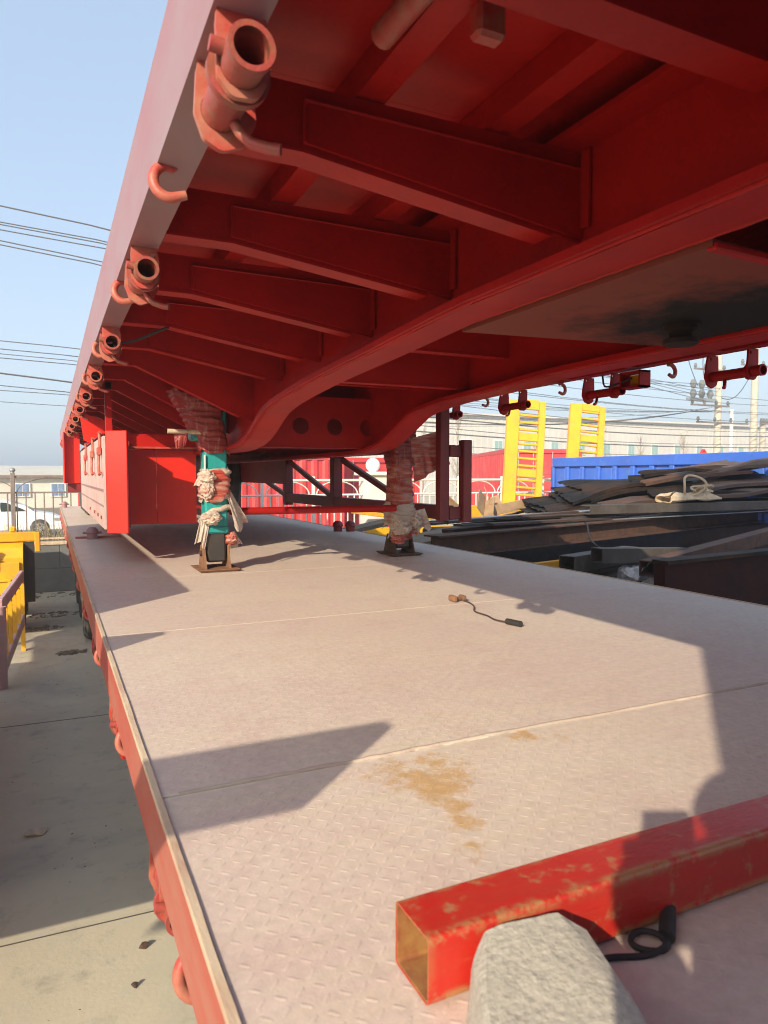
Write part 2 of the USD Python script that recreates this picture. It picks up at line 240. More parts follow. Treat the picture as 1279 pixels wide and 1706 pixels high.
class MB:
    def __init__(s): s.v, s.f, s.n = [], [], 0
    def add(s, v, f):
        v = np.asarray(v, float); f = np.asarray(f, int)
        if f.shape[1] == 4: f = np.vstack([f[:, [0, 1, 2]], f[:, [0, 2, 3]]])
        s.v.append(v); s.f.append(f + s.n); s.n += len(v); return s
    def mesh(s): return np.vstack(s.v), np.vstack(s.f)
    def tm(s, m): return s.add(m.vertices, m.faces)
    def box(s, x0, x1, y0, y1, z0, z1, c=0.0):
        x0, x1 = min(x0, x1), max(x0, x1); y0, y1 = min(y0, y1), max(y0, y1); z0, z1 = min(z0, z1), max(z0, z1)
        c = min(c, 0.3 * min(x1 - x0, y1 - y0, z1 - z0))
        if c <= 0:
            v = [(x, y, z) for x in (x0, x1) for y in (y0, y1) for z in (z0, z1)]
            return s.add(v, [(0, 1, 3, 2), (4, 6, 7, 5), (0, 4, 5, 1), (2, 3, 7, 6), (0, 2, 6, 4), (1, 5, 7, 3)])
        pts = []
        for x, a in ((x0, 1), (x1, -1)):
            for y, b in ((y0, 1), (y1, -1)):
                for z, d in ((z0, 1), (z1, -1)):
                    pts += [(x + a * c, y + b * c, z), (x + a * c, y, z + d * c), (x, y + b * c, z + d * c)]
        h = trimesh.convex.convex_hull(np.array(pts)); return s.tm(h)
    def hull(s, pts): return s.tm(trimesh.convex.convex_hull(np.array(pts, float)))
    def obox(s, p, q, w, h, up=(0, 0, 1), c=0.0):
        """Bar from p to q with width w (sideways) and height h (along up)."""
        p, q, up = (np.array(a, float) for a in (p, q, up)); d = q - p; L = np.linalg.norm(d); d /= L
        sd = np.cross(d, up); sd /= np.linalg.norm(sd); u = np.cross(sd, d)
        b = MB().box(-w / 2, w / 2, 0, L, -h / 2, h / 2, c); v, f = b.mesh()
        return s.add(p + v[:, :1] * sd + v[:, 1:2] * d + v[:, 2:] * u, f)
    def tube(s, pts, r, n=10, cap=True):
        p = np.asarray(pts, float); r = np.broadcast_to(r, (len(p),)).astype(float)
        t = np.gradient(p, axis=0); t /= np.linalg.norm(t, axis=1, keepdims=True) + 1e-12
        a = np.cross(t[0], [0, 0, 1.0] if abs(t[0][2]) < 0.9 else [1.0, 0, 0]); A = []
        for i in range(len(p)):
            a = a - t[i] * (a @ t[i]); a /= np.linalg.norm(a); A.append(a.copy())
        A = np.array(A); B = np.cross(t, A); g = np.arange(n) * 2 * PI / n
        v = p[:, None] + r[:, None, None] * (np.cos(g)[None, :, None] * A[:, None] + np.sin(g)[None, :, None] * B[:, None])
        f = [(i * n + j, i * n + (j + 1) % n, (i + 1) * n + (j + 1) % n, (i + 1) * n + j) for i in range(len(p) - 1) for j in range(n)]
        s.add(v.reshape(-1, 3), f)
        if cap:
            for i, o in ((0, 1), (len(p) - 1, 0)):
                c = v[i]; k = [(0, j, j + 1) if not o else (0, j + 1, j) for j in range(1, n - 1)]; s.add(c, k)
        return s
    def prism(s, poly, axis, a, b):
        """Polygon (2D) extruded between a and b along axis 'x','y','z'; 2D coords are (y,z), (x,z), (x,y)."""
        from shapely.geometry import Polygon
        pg = poly if hasattr(poly, 'exterior') else Polygon(poly)
        m = trimesh.creation.extrude_polygon(pg, b - a); v = np.array(m.vertices); f = np.array(m.faces)
        if axis == 'z': w = np.c_[v[:, 0], v[:, 1], v[:, 2] + a]
        elif axis == 'x': w = np.c_[v[:, 2] + a, v[:, 0], v[:, 1]]
        else: w = np.c_[v[:, 0], v[:, 2] + a, v[:, 1]]; f = f[:, ::-1]
        return s.add(w, f)
    def cyl(s, p, q, r, n=16): return s.tube([p, q], [r, r], n)
    def pipe(s, p, q, ro, ri, n=24):
        p, q = np.array(p, float), np.array(q, float); L = np.linalg.norm(q - p)
        m = trimesh.creation.annulus(r_min=ri, r_max=ro, height=L, sections=n)
        T = trimesh.geometry.align_vectors([0, 0, 1], (q - p) / L); v = np.array(m.vertices) @ T[:3, :3].T + (p + q) / 2
        return s.add(v, m.faces)
    def sweep(s, prof, ys):
        """(x,z) closed profile list per station: sections along y."""
        k = len(prof[0]); v = []
        for P, y in zip(prof, ys): v += [(x, y, z) for x, z in P]
        f = [(i * k + j, i * k + (j + 1) % k, (i + 1) * k + (j + 1) % k, (i + 1) * k + j) for i in range(len(ys) - 1) for j in range(k)]
        s.add(v, f)
        from shapely.geometry import Polygon
        for i, fl in ((0, 0), (len(ys) - 1, 1)):
            vv, ff = trimesh.creation.triangulate_polygon(Polygon(prof[i]), engine='earcut') if False else (None, None)
        return s

def struct(name, m, material, smooth=False): return tag(obj(name, m, material, smooth=smooth), kind='structure')
def noise(p, seed=0): return meshkit.noise(np.asarray(p, float), seed)
rng = random.Random(11); R = np.random.default_rng(5)

# ------------------------------------------------------------------ setting
ZG = -2.1
g = MB(); g.box(-600, 600, -600, 600, ZG - 1.2, ZG - 0.46); struct('ground', g, soil)
y = MB(); y.box(-14, 2.2, -16, 13.88, ZG - 0.45, ZG); y.box(2.2, 62, -16, 58, ZG - 0.45, ZG); struct('yard_pavement', y, conc_m)
r = MB(); r.box(-80, 2.2, 22, 44, ZG - 0.455, ZG - 0.36); struct('road', r, M('pale_road', (0.30, 0.28, 0.24), 0.9, c2=(0.24, 0.22, 0.19), scale=0.8))
cr = MB()
for Y0 in (3.42, 6.5): cr.obox((-3, Y0 + 0.15, ZG + 0.001), (2.5, Y0 - 0.05, ZG + 0.001), 0.007, 0.003)
struct('pavement_joint', cr, M('dark_joint', (0.08, 0.075, 0.065), 0.95))

# ------------------------------------------------------------------ shared trailer pieces
def winch(parent, x, y, z, sgn, mat_t=None, bracket_m=None, drop=0.0, r=0.0255, L=0.105):
    """A strap winch hung under a side rail: two bracket plates, a hollow tube, a bent hook. sgn: +1 = inboard towards +x."""
    mt = mat_t or red_rust; mb = bracket_m or red_hw
    cx, cz = x + sgn * 0.030, z - 0.060 - drop
    t = MB(); t.pipe((cx, y - 0.078, cz), (cx, y + L, cz), r, r * 0.82, 28); t.pipe((cx, y - 0.080, cz), (cx, y - 0.068, cz), r * 1.08, r * 0.82, 28)
    t.box(cx - 0.016, cx + 0.016, y + 0.06, y + 0.065, cz - 0.016, cz + 0.016)
    w = obj('winch', t, mt, parent, smooth=35)
    from shapely.geometry import Polygon, Point
    for k, yy_ in enumerate((y - 0.034, y + L - 0.025)):
        outer = Polygon([(0.0, 0.0), (0.062, 0.0 if k else -0.002), (0.074, -0.022 - drop), (0.078, -0.066 - drop), (0.062, -0.098 - drop), (0.032, -0.110 - drop), (0.008, -0.098 - drop), (-0.004, -0.066 - drop)])
        hole = Point(0.050, -0.016).buffer(0.0065, 8).union(Point(0.030, -0.060 - drop).buffer(r * 1.02, 12))
        if k == 0: outer = Polygon([(0.0, 0.0), (0.058, 0.0), (0.064, -0.03 - drop), (0.062, -0.072 - drop), (0.048, -0.094 - drop), (0.018, -0.096 - drop), (0.001, -0.075 - drop)])
        outer = outer.buffer(-0.014).buffer(0.014, 6).union(sbox(0.001, -0.03, 0.06, 0.0))
        pg = outer.difference(hole)
        from shapely import affinity
        pg = affinity.translate(affinity.scale(pg, sgn, 1, origin=(0, 0)), x, z)
        b = MB().prism(pg, 'y', yy_, yy_ + 0.010)
        obj('bracket', b, mb, w)
    c = MB(); c.pipe((cx, y - 0.022, cz), (cx, y - 0.010, cz), r * 1.5, r * 1.02, 28)
    obj('collar', c, mt, w, smooth=35)
    h = MB(); hp = [(cx + sgn * a, y + L * 0.5 + 0.1 * bb, cz - d) for a, bb, d in ((0.012, 0.0, 0.024), (0.018, -0.05, 0.038), (0.030, -0.15, 0.052), (0.048, -0.28, 0.060), (0.062, -0.36, 0.062))]
    h.tube(hp, 0.0075, 10); obj('hook', h, mt, w, smooth=50)
    k = MB(); k.cyl((cx - sgn * 0.040, y - 0.045, cz + 0.012), (cx - sgn * 0.022, y - 0.045, cz + 0.01), 0.009, 10); obj('lug', k, mt, w, smooth=40)
    return w

def rope_hook(parent, x, y, z, sgn):
    pts = []
    for a in np.linspace(0, 1, 12):
        th = math.radians(75 + 200 * a); pts.append((x + sgn * 0.026 + sgn * 0.027 * math.cos(th), y - 0.02 * a, z - 0.028 + 0.030 * math.sin(th)))
    pts = [(x + sgn * 0.034, y, z + 0.003)] + pts + [(x + sgn * 0.052, y - 0.022, z - 0.050)]
    m = MB().tube(pts, [0.0095] * (len(pts) - 1) + [0.008], 12)
    return obj('rope_hook', m, red_hw, parent, smooth=50)

def wheel(parent, x0, x1, y, z, r=0.5, rim=red):
    def lathe(pr, n=36):
        m = trimesh.creation.revolve(np.array(pr), sections=n); v = np.array(m.vertices); return np.c_[v[:, 2] + (x0 + x1) / 2, v[:, 0] + y, v[:, 1] + z], m.faces
    w = (x1 - x0) / 2
    t = obj('wheel', lathe([(0.30, -w * 0.8), (0.46 * r / 0.5, -w * 0.98), (r - 0.03, -w * 0.9), (r, -w * 0.72), (r, -0.02), (r - 0.015, 0), (r, 0.02), (r, w * 0.72), (r - 0.03, w * 0.9), (0.46 * r / 0.5, w * 0.98), (0.30, w * 0.8)]), tyre_m, parent, smooth=40)
    m = MB(); 
    for s_ in (-1, 1):
        v, f = lathe([(0.0, s_ * w * 0.35), (0.16, s_ * w * 0.35), (0.20, s_ * w * 0.5), (0.28, s_ * w * 0.55), (0.30, s_ * w * 0.82)][::s_]); m.add(v, f)
    obj('rim', m, rim, t, smooth=40)
    return t

def lashing_bump(parent, x, y, z, m, pins=True):
    b = MB(); mm = trimesh.creation.revolve(np.array([(0.0, 0.105), (0.026, 0.100), (0.045, 0.082), (0.053, 0.055), (0.048, 0.05), (0.043, 0.045), (0.043, 0.0), (0.0, 0.0)])[::-1], sections=24)
    b.add(np.array(mm.vertices) + [x, y, z], mm.faces)
    if pins: b.cyl((x - 0.075, y, z + 0.055), (x + 0.075, y, z + 0.055), 0.011, 10)
    return obj('twist_lock', b, m, parent, smooth=40)

def ibeam(parent, x, prof, web_t, fl0, fl1, ztop, mat=red, nm='main_beam'):
    """prof: (y, z) of the underside of the lower flange; flange spans fl0..fl1 in x."""
    pr = np.array(prof); ys = np.linspace(pr[0, 0], pr[-1, 0], 90); ys = np.unique(np.r_[ys, pr[:, 0]])
    from scipy.interpolate import PchipInterpolator
    zs = PchipInterpolator(pr[:, 0], pr[:, 1])(ys)
    web = MB()
    def strip(xa, xb, za, zb):
        v = []; 
        for yv, a, b in zip(ys, za, zb): v += [(xa, yv, a), (xb, yv, a), (xb, yv, b), (xa, yv, b)]
        f = [(i * 4 + j, i * 4 + (j + 1) % 4, (i + 1) * 4 + (j + 1) % 4, (i + 1) * 4 + j) for i in range(len(ys) - 1) for j in range(4)]
        e = 4 * (len(ys) - 1); f += [(3, 2, 1, 0), (e, e + 1, e + 2, e + 3)]
        return v, f
    web.add(*strip(x - web_t / 2, x + web_t / 2, zs + 0.019, np.full(len(ys), ztop)))
    w = obj(nm, web, mat, parent)
    fl = MB(); fl.add(*strip(fl0, fl1, zs, zs + 0.018))
    obj('lower_flange', fl, mat, w, smooth=20)
    bead = MB(); q = np.c_[np.full(len(ys), x - web_t / 2 - 0.004), ys, zs + 0.021]; q[:, 0] += 0.0012 * np.sin(ys * 120)
    bead.tube(q, 0.006, 6); obj('weld_seam', bead, mat, w, smooth=60)
    sp_ = MB(); k_ = (ys > 0.5) & (ys < 4.2); q = np.c_[np.full(k_.sum(), fl0 + 0.016), ys[k_], zs[k_] - 0.0005]; sp_.tube(q, 0.0055 + 0.0012 * np.sin(np.arange(k_.sum()) * 1.9), 6); obj('weld_seam', sp_, mat, w, smooth=60)
    cp = MB(); cp.add(*strip(fl0 + 0.020, fl1 - 0.012, zs - 0.006, zs - 0.0005)); obj('cover_plate', cp, mat, w, smooth=20)
    tf = MB().box(fl0, fl1, ys[0], ys[-1], ztop, ztop + 0.012); obj('upper_flange', tf, mat, w)
    return w

def cable_path(pts, n=40):
    from scipy.interpolate import CubicSpline
    p = np.array(pts, float); t = np.r_[0, np.cumsum(np.linalg.norm(np.diff(p, axis=0), axis=1))]
    return CubicSpline(t, p)(np.linspace(0, t[-1], n))

# ------------------------------------------------------------------ LOWER TRAILER
XL, XR, ZD = 0.15, 2.70, -0.55
YF, YB = -0.35, 13.4
lt = thing('flatbed_trailer', 'lower red flatbed trailer with dusty pinkish chequer plate deck carrying the other trailer', 'trailer', (1.42, 6.5, ZG))
seams = [YF, 1.22, 2.55, 3.9, 5.25, 6.62, 8.0, 9.35, 10.7, 12.05, YB]
for a, b in zip(seams[:-1], seams[1:]):
    obj('deck_plate', MB().box(XL + 0.0118, XR - 0.0118, a + 0.003, b - 0.003, ZD - 0.008, ZD), deck_m, lt)
obj('deck_underlay', MB().box(XL + 0.011, XR - 0.011, YF, YB, ZD - 0.016, ZD - 0.0085), steel_black, lt)
# raised lozenges of the chequer plate near the eye
def lozenges(x0, x1, y0, y1, pitch=0.0215, L=0.0180, W=0.0056, h=0.00046):
    nx, ny = int((x1 - x0) / pitch), int((y1 - y0) / pitch)
    i, j = np.meshgrid(np.arange(nx), np.arange(ny), indexing='ij'); i, j = i.ravel(), j.ravel()
    c = np.c_[x0 + (i + 0.5) * pitch, y0 + (j + 0.5) * pitch]
    ang = np.where((i + j) % 2 == 0, PI / 4, -PI / 4) + R.normal(0, 0.02, len(i))
    keep = np.all(np.abs(c[:, 1:2] - np.array(seams)[None]) > 0.022, axis=1); c, ang = c[keep], ang[keep]
    base = np.array([(-L / 2, 0, 0), (-L * .3, -W / 2, 0), (L * .3, -W / 2, 0), (L / 2, 0, 0), (L * .3, W / 2, 0), (-L * .3, W / 2, 0), (-L * .32, 0, h), (L * .32, 0, h)])
    F = np.array([(0, 1, 6), (1, 2, 7), (1, 7, 6), (2, 3, 7), (3, 4, 7), (4, 5, 6), (4, 6, 7), (5, 0, 6)])
    ca, sa = np.cos(ang)[:, None], np.sin(ang)[:, None]
    hh = np.clip(0.75 + 0.9 * noise(np.c_[c * 2.6, np.zeros(len(c))], 3) + 0.3 * noise(np.c_[c * 40, np.zeros(len(c))], 4), 0.12, 1.4)[:, None] * np.clip(1.2 - 0.28 * c[:, 1:2], 0.40, 1.0)
    v = np.stack([c[:, :1] + ca * base[None, :, 0] - sa * base[None, :, 1], c[:, 1:] + sa * base[None, :, 0] + ca * base[None, :, 1], ZD + 0.0001 + hh * base[None, :, 2]], -1)
    f = F[None] + 8 * np.arange(len(c))[:, None, None]
    return v.reshape(-1, 3), f.reshape(-1, 3)
tag(obj('tread_pattern', lozenges(XL + 0.025, XR - 0.025, 0.25, 4.4), deck_m, lt, smooth=True), kind='stuff')
for s_, Yw in enumerate(seams[1:-1]):
    xs = np.linspace(XL + 0.04, XR - 0.04, 220); q = np.c_[xs, np.full_like(xs, Yw), np.full_like(xs, ZD - 0.0015)]
    q[:, 1] += 0.006 * noise(np.c_[xs * 9, xs * 0, xs * 0 + s_], 5) + 0.004 * noise(np.c_[xs * 40, xs * 0, xs * 0 + s_], 6)
    rr_ = (0.0012 if s_ != 0 else 0.0045) * (1 + 0.35 * noise(np.c_[xs * 30, xs * 0, xs * 0 + 7 + s_], 7))
    obj('weld_seam', MB().tube(q, rr_, 6), weld if s_ == 0 else deck_m, lt, smooth=60)
for k, (xa, xb, s_) in enumerate(((XL, XL + 0.0095, 1), (XR - 0.0095, XR, -1))):
    ys = np.linspace(YF, YB, 500); m = MB()
    wob = 0.0012 * noise(np.c_[ys * 16, ys * 0, ys * 0], 9)
    xi = xb if s_ > 0 else xa; xo = xa if s_ > 0 else xb
    v = []
    for yv, w_ in zip(ys, wob): v += [(xo, yv, ZD + 0.003), (xi + s_ * w_, yv, ZD + 0.004), (xi + s_ * w_, yv, ZD - 0.01), (xo, yv, ZD - 0.01)]
    f = [(i * 4 + j, (i + 1) * 4 + j, (i + 1) * 4 + (j + 1) % 4, i * 4 + (j + 1) % 4) for i in range(len(ys) - 1) for j in range(4)]
    m.add(v, [q[::s_] for q in f]); obj('edge_strip', m, edge_pale, lt, smooth=30)
    rail = MB(); x_o = xo + s_ * 0.001
    rail.box(min(x_o, x_o + s_ * 0.012), max(x_o, x_o + s_ * 0.012), YF, YB, ZD - 0.132, ZD - 0.011)
    rail.box(min(x_o + s_ * 0.012, x_o + s_ * 0.06), max(x_o + s_ * 0.012, x_o + s_ * 0.06), YF, YB, ZD - 0.132, ZD - 0.122)
    obj('side_rail', rail, red_side, lt)
zr = ZD - 0.132
for k in range(13):
    if 1.25 + 0.97 * k < YB - 0.5: winch(lt, XL + 0.004, 1.25 + 0.97 * k, zr, 1)
    rope_hook(lt, XL + 0.0, 1.0 + 0.97 * k, zr, 1)
for k in range(0, 13, 4): winch(lt, XR - 0.004, 1.25 + 0.97 * k, zr, -1)
for (bx_, by_) in ((XL + 0.01, 2.02), (XL + 0.01, 6.9)):
    b = MB().box(bx_, bx_ + 0.05, by_, by_ + 0.16, zr - 0.10, zr, 0.004); obj('lamp_bracket', b, red, lt)
for x in (0.95, 1.90):
    ibeam(lt, x, [(YF, -0.95), (1.5, -0.95), (3.0, -1.2), (YB, -1.2)], 0.012, x - 0.07, x + 0.07, ZD - 0.09)
for k in range(14):
    Yc = 0.4 + 0.97 * k
    if Yc < YB: obj('cross_member', MB().box(XL + 0.065, XR - 0.065, Yc, Yc + 0.01, ZD - 0.088, ZD - 0.017), red, lt)
for Yw in (9.75, 11.05, 12.35):
    for xa in (XL + 0.20, XR - 0.50): wheel(lt, xa, xa + 0.30, Yw, ZG + 0.5)
    obj('axle', MB().cyl((XL + 0.3, Yw, ZG + 0.5), (XR - 0.3, Yw, ZG + 0.5), 0.06, 12), steel_black, lt)
for x in (0.80, 2.05):
    obj('landing_leg', MB().box(x - 0.07, x + 0.07, 3.0, 3.14, ZG + 0.04, ZD - 0.1), teal, lt); obj('leg_foot', MB().box(x - 0.13, x + 0.13, 2.92, 3.22, ZG, ZG + 0.04), rusty, lt)
lashing_bump(lt, 0.32, 6.49, ZD, red_faded); lashing_bump(lt, 0.215, 12.9, ZD, red_faded)
lashing_bump(lt, 2.52, 6.36, ZD, maroon, False); lashing_bump(lt, 2.63, 6.31, ZD, maroon, False)
obj('deck_rib', MB().box(XL + 0.04, 0.56, 6.56, 6.585, ZD, ZD + 0.018), red_side, lt)

# ------------------------------------------------------------------ UPPER TRAILER
ut = thing('flatbed_trailer', 'upper red flatbed trailer seen from beneath, standing on its wrapped landing legs', 'trailer', (1.45, 6.5, ZD))
ZR0, ZR1, UXL, UXR = 0.535, 0.722, 0.18, 2.73
UF, UB = -0.02, 13.2
ZS, ZP = 0.645, 0.702          # top of outriggers; underside of floor plates
for s_, xo in ((1, UXL), (-1, UXR)):
    rl = MB(); A = lambda a, b: (min(xo + s_ * a, xo + s_ * b), max(xo + s_ * a, xo + s_ * b))
    rl.box(*A(0, 0.010), UF, UB, ZR0, ZR1); rl.box(*A(0.010, 0.066), UF, UB, ZR0, ZR0 + 0.009); rl.box(*A(0.010, 0.066), UF, UB, ZR1 - 0.009, ZR1)
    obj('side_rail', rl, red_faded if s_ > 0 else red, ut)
yp = UF
while yp < UB - 0.1:
    ye = min(yp + 1.25, UB); obj('floor_plate', MB().box(UXL + 0.068, UXR - 0.068, yp + 0.0004, ye - 0.0004, ZP, ZP + 0.006), red, ut); yp = ye
obj('floor_sheet', MB().box(UXL + 0.0105, UXR - 0.0105, UF, UB, ZP + 0.0065, ZR1 - 0.0095), red, ut)
obj('front_header', MB().box(UXL + 0.068, UXR - 0.068, UF, UF + 0.012, ZR0, ZP - 0.001), red, ut)
for x in (0.49, 0.755, 1.02, 1.30, 1.50, 1.72, 2.05, 2.36):
    st = MB(); st.box(x, x + 0.005, UF + 0.02, UB, ZS + 0.002, ZP - 0.001); st.box(x + 0.005, x + 0.05, UF + 0.02, UB, ZS + 0.002, ZS + 0.007); st.box(x + 0.05, x + 0.055, UF + 0.02, UB, ZS + 0.002, ZP - 0.001)
    obj('stringer', st, red, ut)
profL = [(UF, 0.414), (1.45, 0.414), (1.75, 0.402), (2.03, 0.387), (2.46, 0.368), (2.82, 0.345), (3.08, 0.322), (3.22, 0.302), (3.33, 0.270), (3.45, 0.222), (3.58, 0.180), (3.70, 0.157), (3.86, 0.143), (4.05, 0.138), (UB, 0.138)]
profR = [(UF, 0.392), (2.2, 0.388), (2.55, 0.372), (3.05, 0.355), (3.35, 0.322), (3.56, 0.245), (3.79, 0.165), (4.14, 0.132), (4.4, 0.130), (UB, 0.130)]
XWL, XWR = 0.990, 1.805
ibeam(ut, XWL, profL, 0.010, 0.906, 1.045, ZS)
ibeam(ut, XWR, profR, 0.010, 1.737, 1.885, ZS)
# outriggers
oy = [0.642, 1.145, 1.655, 2.165, 2.665, 3.17, 3.68] + [4.25 + 0.55 * k for k in range(16)]
from scipy.interpolate import PchipInterpolator
zbeam = PchipInterpolator(*np.array(profL).T)
for k, Y in enumerate(oy):
    if Y > UB - 0.2: continue
    zi = [0.5349, 0.462, 0.460, 0.448, 0.438, 0.425, 0.268][k] if k < 7 else 0.235
    for s_, xo, xw in ((1, UXL, XWL), (-1, UXR, XWR)):
        if s_ < 0: zi2 = max(zi, 0.44) if k < 6 else zi
        else: zi2 = zi
        xa, xb, xc = xo + s_ * 0.0665, xo + s_ * 0.215, xw - s_ * 0.0055
        web = MB().prism([(xa, ZR0 + 0.0075), (xb, ZR0 + 0.0075), (xc, zi2 + 0.0075), (xc, ZS), (xa, ZS)], 'y', Y, Y + 0.007)
        o = obj('outrigger', web, red, ut)
        fl = MB(); t = 0.007
        fw_ = 0.056 if k == 0 else 0.055
        for (x1, z1), (x2, z2) in (((xa, ZR0), (xb, ZR0)), ((xb, ZR0), (xc, zi2))):
            if k == 0 or x1 == xb: x2_ = x2 - s_ * (0.075 if x1 == xb else 0)
            else: x2_ = x2
            z2_ = z1 + (z2 - z1) * (x2_ - x1) / (x2 - x1)
            vv = [(x, yv, z) for x, z0 in ((x1, z1), (x2_, z2_)) for yv in (Y - 0.002, Y + fw_) for z in (z0, z0 + t)]
            fl.add(vv, [(0, 1, 3, 2), (4, 6, 7, 5), (0, 4, 5, 1), (2, 3, 7, 6), (0, 2, 6, 4), (1, 5, 7, 3)])
        obj('outrigger_flange', fl, red, o)
        if 0 < k < 6:
            gz = lambda x: ZR0 + (zi2 - ZR0) * (x - xb) / (xc - xb)
            gs = MB().prism([(xb, gz(xb) + 0.014), (xc - s_ * 0.004, gz(xc - s_ * .004) + 0.012), (xc - s_ * 0.004, ZS - 0.035), (xb, ZS - 0.028)], 'y', Y - 0.0075, Y - 0.0005)
            obj('gusset_plate', gs, red, o)
            if k < 5:
                for (pa, pb) in (((xb, Y - 0.008, ZS - 0.028), (xc - s_ * 0.004, Y - 0.008, ZS - 0.035)), ((xb, Y - 0.008, gz(xb) + 0.014), (xb, Y - 0.008, ZS - 0.028)), ((xc, Y - 0.004, zi2 + 0.012), (xc, Y - 0.004, ZS - 0.004)), ((xa + s_ * 0.004, Y - 0.002, ZR0 + 0.01), (xa + s_ * 0.004, Y - 0.002, ZS - 0.01))):
                    tq = np.linspace(0, 1, 40)[:, None]; wq = np.array(pa) * (1 - tq) + np.array(pb) * tq; obj('weld_seam', MB().tube(wq, 0.0032 + 0.0007 * np.sin(np.arange(40) * 2.1 + k), 5), red, o, smooth=60)
            st = MB().box(xc - s_ * 0.004, xc - s_ * 0.010, Y - 0.032, Y - 0.008, zi2 + 0.03, ZS - 0.002); obj('stiffener', st, red, o)
    # members between the beams
for Y, zb in ((0.642, 0.535), (1.9, 0.53), (2.54, 0.50), (2.86, 0.402), (3.45, 0.47)):
    cm = MB().box(XWL + 0.006, XWR - 0.006, Y, Y + 0.007, zb + 0.007, ZS); o = obj('cross_member', cm, red, ut)
    obj('cross_member_flange', MB().box(XWL + 0.006, XWR - 0.006, Y - 0.002, Y + 0.055, zb, zb + 0.006), red, o)
for k in range(14):
    Y = 4.8 + 0.6 * k; obj('cross_member', MB().box(XWL + 0.006, XWR - 0.006, Y, Y + 0.008, 0.2, ZS), red, ut)
pg = sbox(XWL + 0.006, 0.166, XWR - 0.006, 0.462)
for x in (1.13, 1.345, 1.56, 1.775): pg = pg.difference(Point(x, 0.287).buffer(0.050, 14).intersection(sbox(XWL, 0, XWR - 0.012, 1)))
bh = obj('bulkhead', MB().prism(pg, 'y', 3.98, 3.988), red, ut)
obj('bulkhead_flange', MB().box(XWL + 0.006, XWR - 0.006, 3.975, 4.04, 0.158, 0.1655), red, bh)
obj('bulkhead_back', MB().box(XWL + 0.006, XWR - 0.006, 4.25, 4.257, 0.16, 0.60), maroon, bh)
# kingpin plate
kp = obj('kingpin_plate', MB().prism([(1.047, 0.88), (1.735, 0.93), (1.735, 1.62), (1.047, 1.70)], 'z', 0.396, 0.408), plate_m, ut)
lip = MB().obox((1.05, 0.885, 0.397), (1.735, 0.925, 0.397), 0.022, 0.014, c=0.003)
wl_ = MB().tube([(1.040, yq, 0.4115 + 0.0006 * math.sin(yq * 90)) for yq in np.linspace(0.75, 1.72, 60)], 0.0065, 7); obj('weld_seam', wl_, red, kp, smooth=60)
obj('plate_lip', lip, red, kp)
kpm = trimesh.creation.revolve(np.array([(0, 0), (0.038, 0), (0.045, 0.004), (0.045, 0.016), (0.030, 0.020), (0.030, 0.034), (0.045, 0.04), (0.045, 0.055), (0, 0.055)]), sections=28)
obj('kingpin', (np.array(kpm.vertices) + [1.52, 1.37, 0.3415], kpm.faces), M('greasy_pin', (0.03, 0.022, 0.02), 0.7, spec=0.15), kp, smooth=35)
# a bracket and a hanging lug near the front, at the top of the view
lg = MB(); lg.tube([(0.54, 0.74, 0.655), (0.63, 0.735, 0.64)], 0.022, 12); obj('air_pipe', MB().tube([(0.455, 0.965, 0.640), (0.472, 0.60, 0.640)], 0.019, 14), red_hw, ut, smooth=50)
obj('lamp_bracket', MB().box(0.545, 0.592, 0.845, 0.875, 0.605, 0.700, 0.006), red_hw, ut)
# winches and hooks
for k in range(13):
    yw = (0.872, 1.805)[k] if k < 2 else 2.80 + 0.975 * (k - 2)
    if yw < UB - 0.4: winch(ut, UXL + 0.004, yw, ZR0, 1, mat_t=red_rust if k < 3 else red_hw)
    if yw + 0.4 < UB: rope_hook(ut, UXL - 0.006, yw + (0.43 if k == 0 else 0.31), ZR0, 1)
for k in range(9):
    yw = 2.08 + 0.80 * k; winch(ut, UXR - 0.004, yw, 0.530, -1, red, red, 0.034, 0.0225, 0.19); rope_hook(ut, UXR - 0.002, yw + 0.42, 0.525, -1)
lb = MB(); 
for (a, b, c_, d) in ((2.66, 2.80, 0.51, 0.52), (2.66, 2.80, 0.435, 0.445), (2.66, 2.67, 0.435, 0.52), (2.79, 2.80, 0.435, 0.52)): lb.box(UXR - 0.075, UXR - 0.004, a - 0.02, b - 0.02, c_, d)
lbo = obj('lamp_box', lb, red, ut); obj('lamp_lens', MB().box(UXR - 0.012, UXR - 0.006, 2.652, 2.766, 0.447, 0.508), yellow, lbo)
obj('cable', MB().tube(cable_path([(2.70, 2.95, 0.53), (2.69, 2.93, 0.48), (2.66, 2.86, 0.46), (2.66, 2.78, 0.47), (2.66, 2.70, 0.485)]), 0.005, 6), wire_m, lbo)
obj('cable', MB().tube(cable_path([(0.40, 2.66, 0.53), (0.37, 2.69, 0.52), (0.31, 2.78, 0.50), (0.27, 2.86, 0.50), (0.23, 2.96, 0.52)]), 0.005, 7), wire_m, ut)

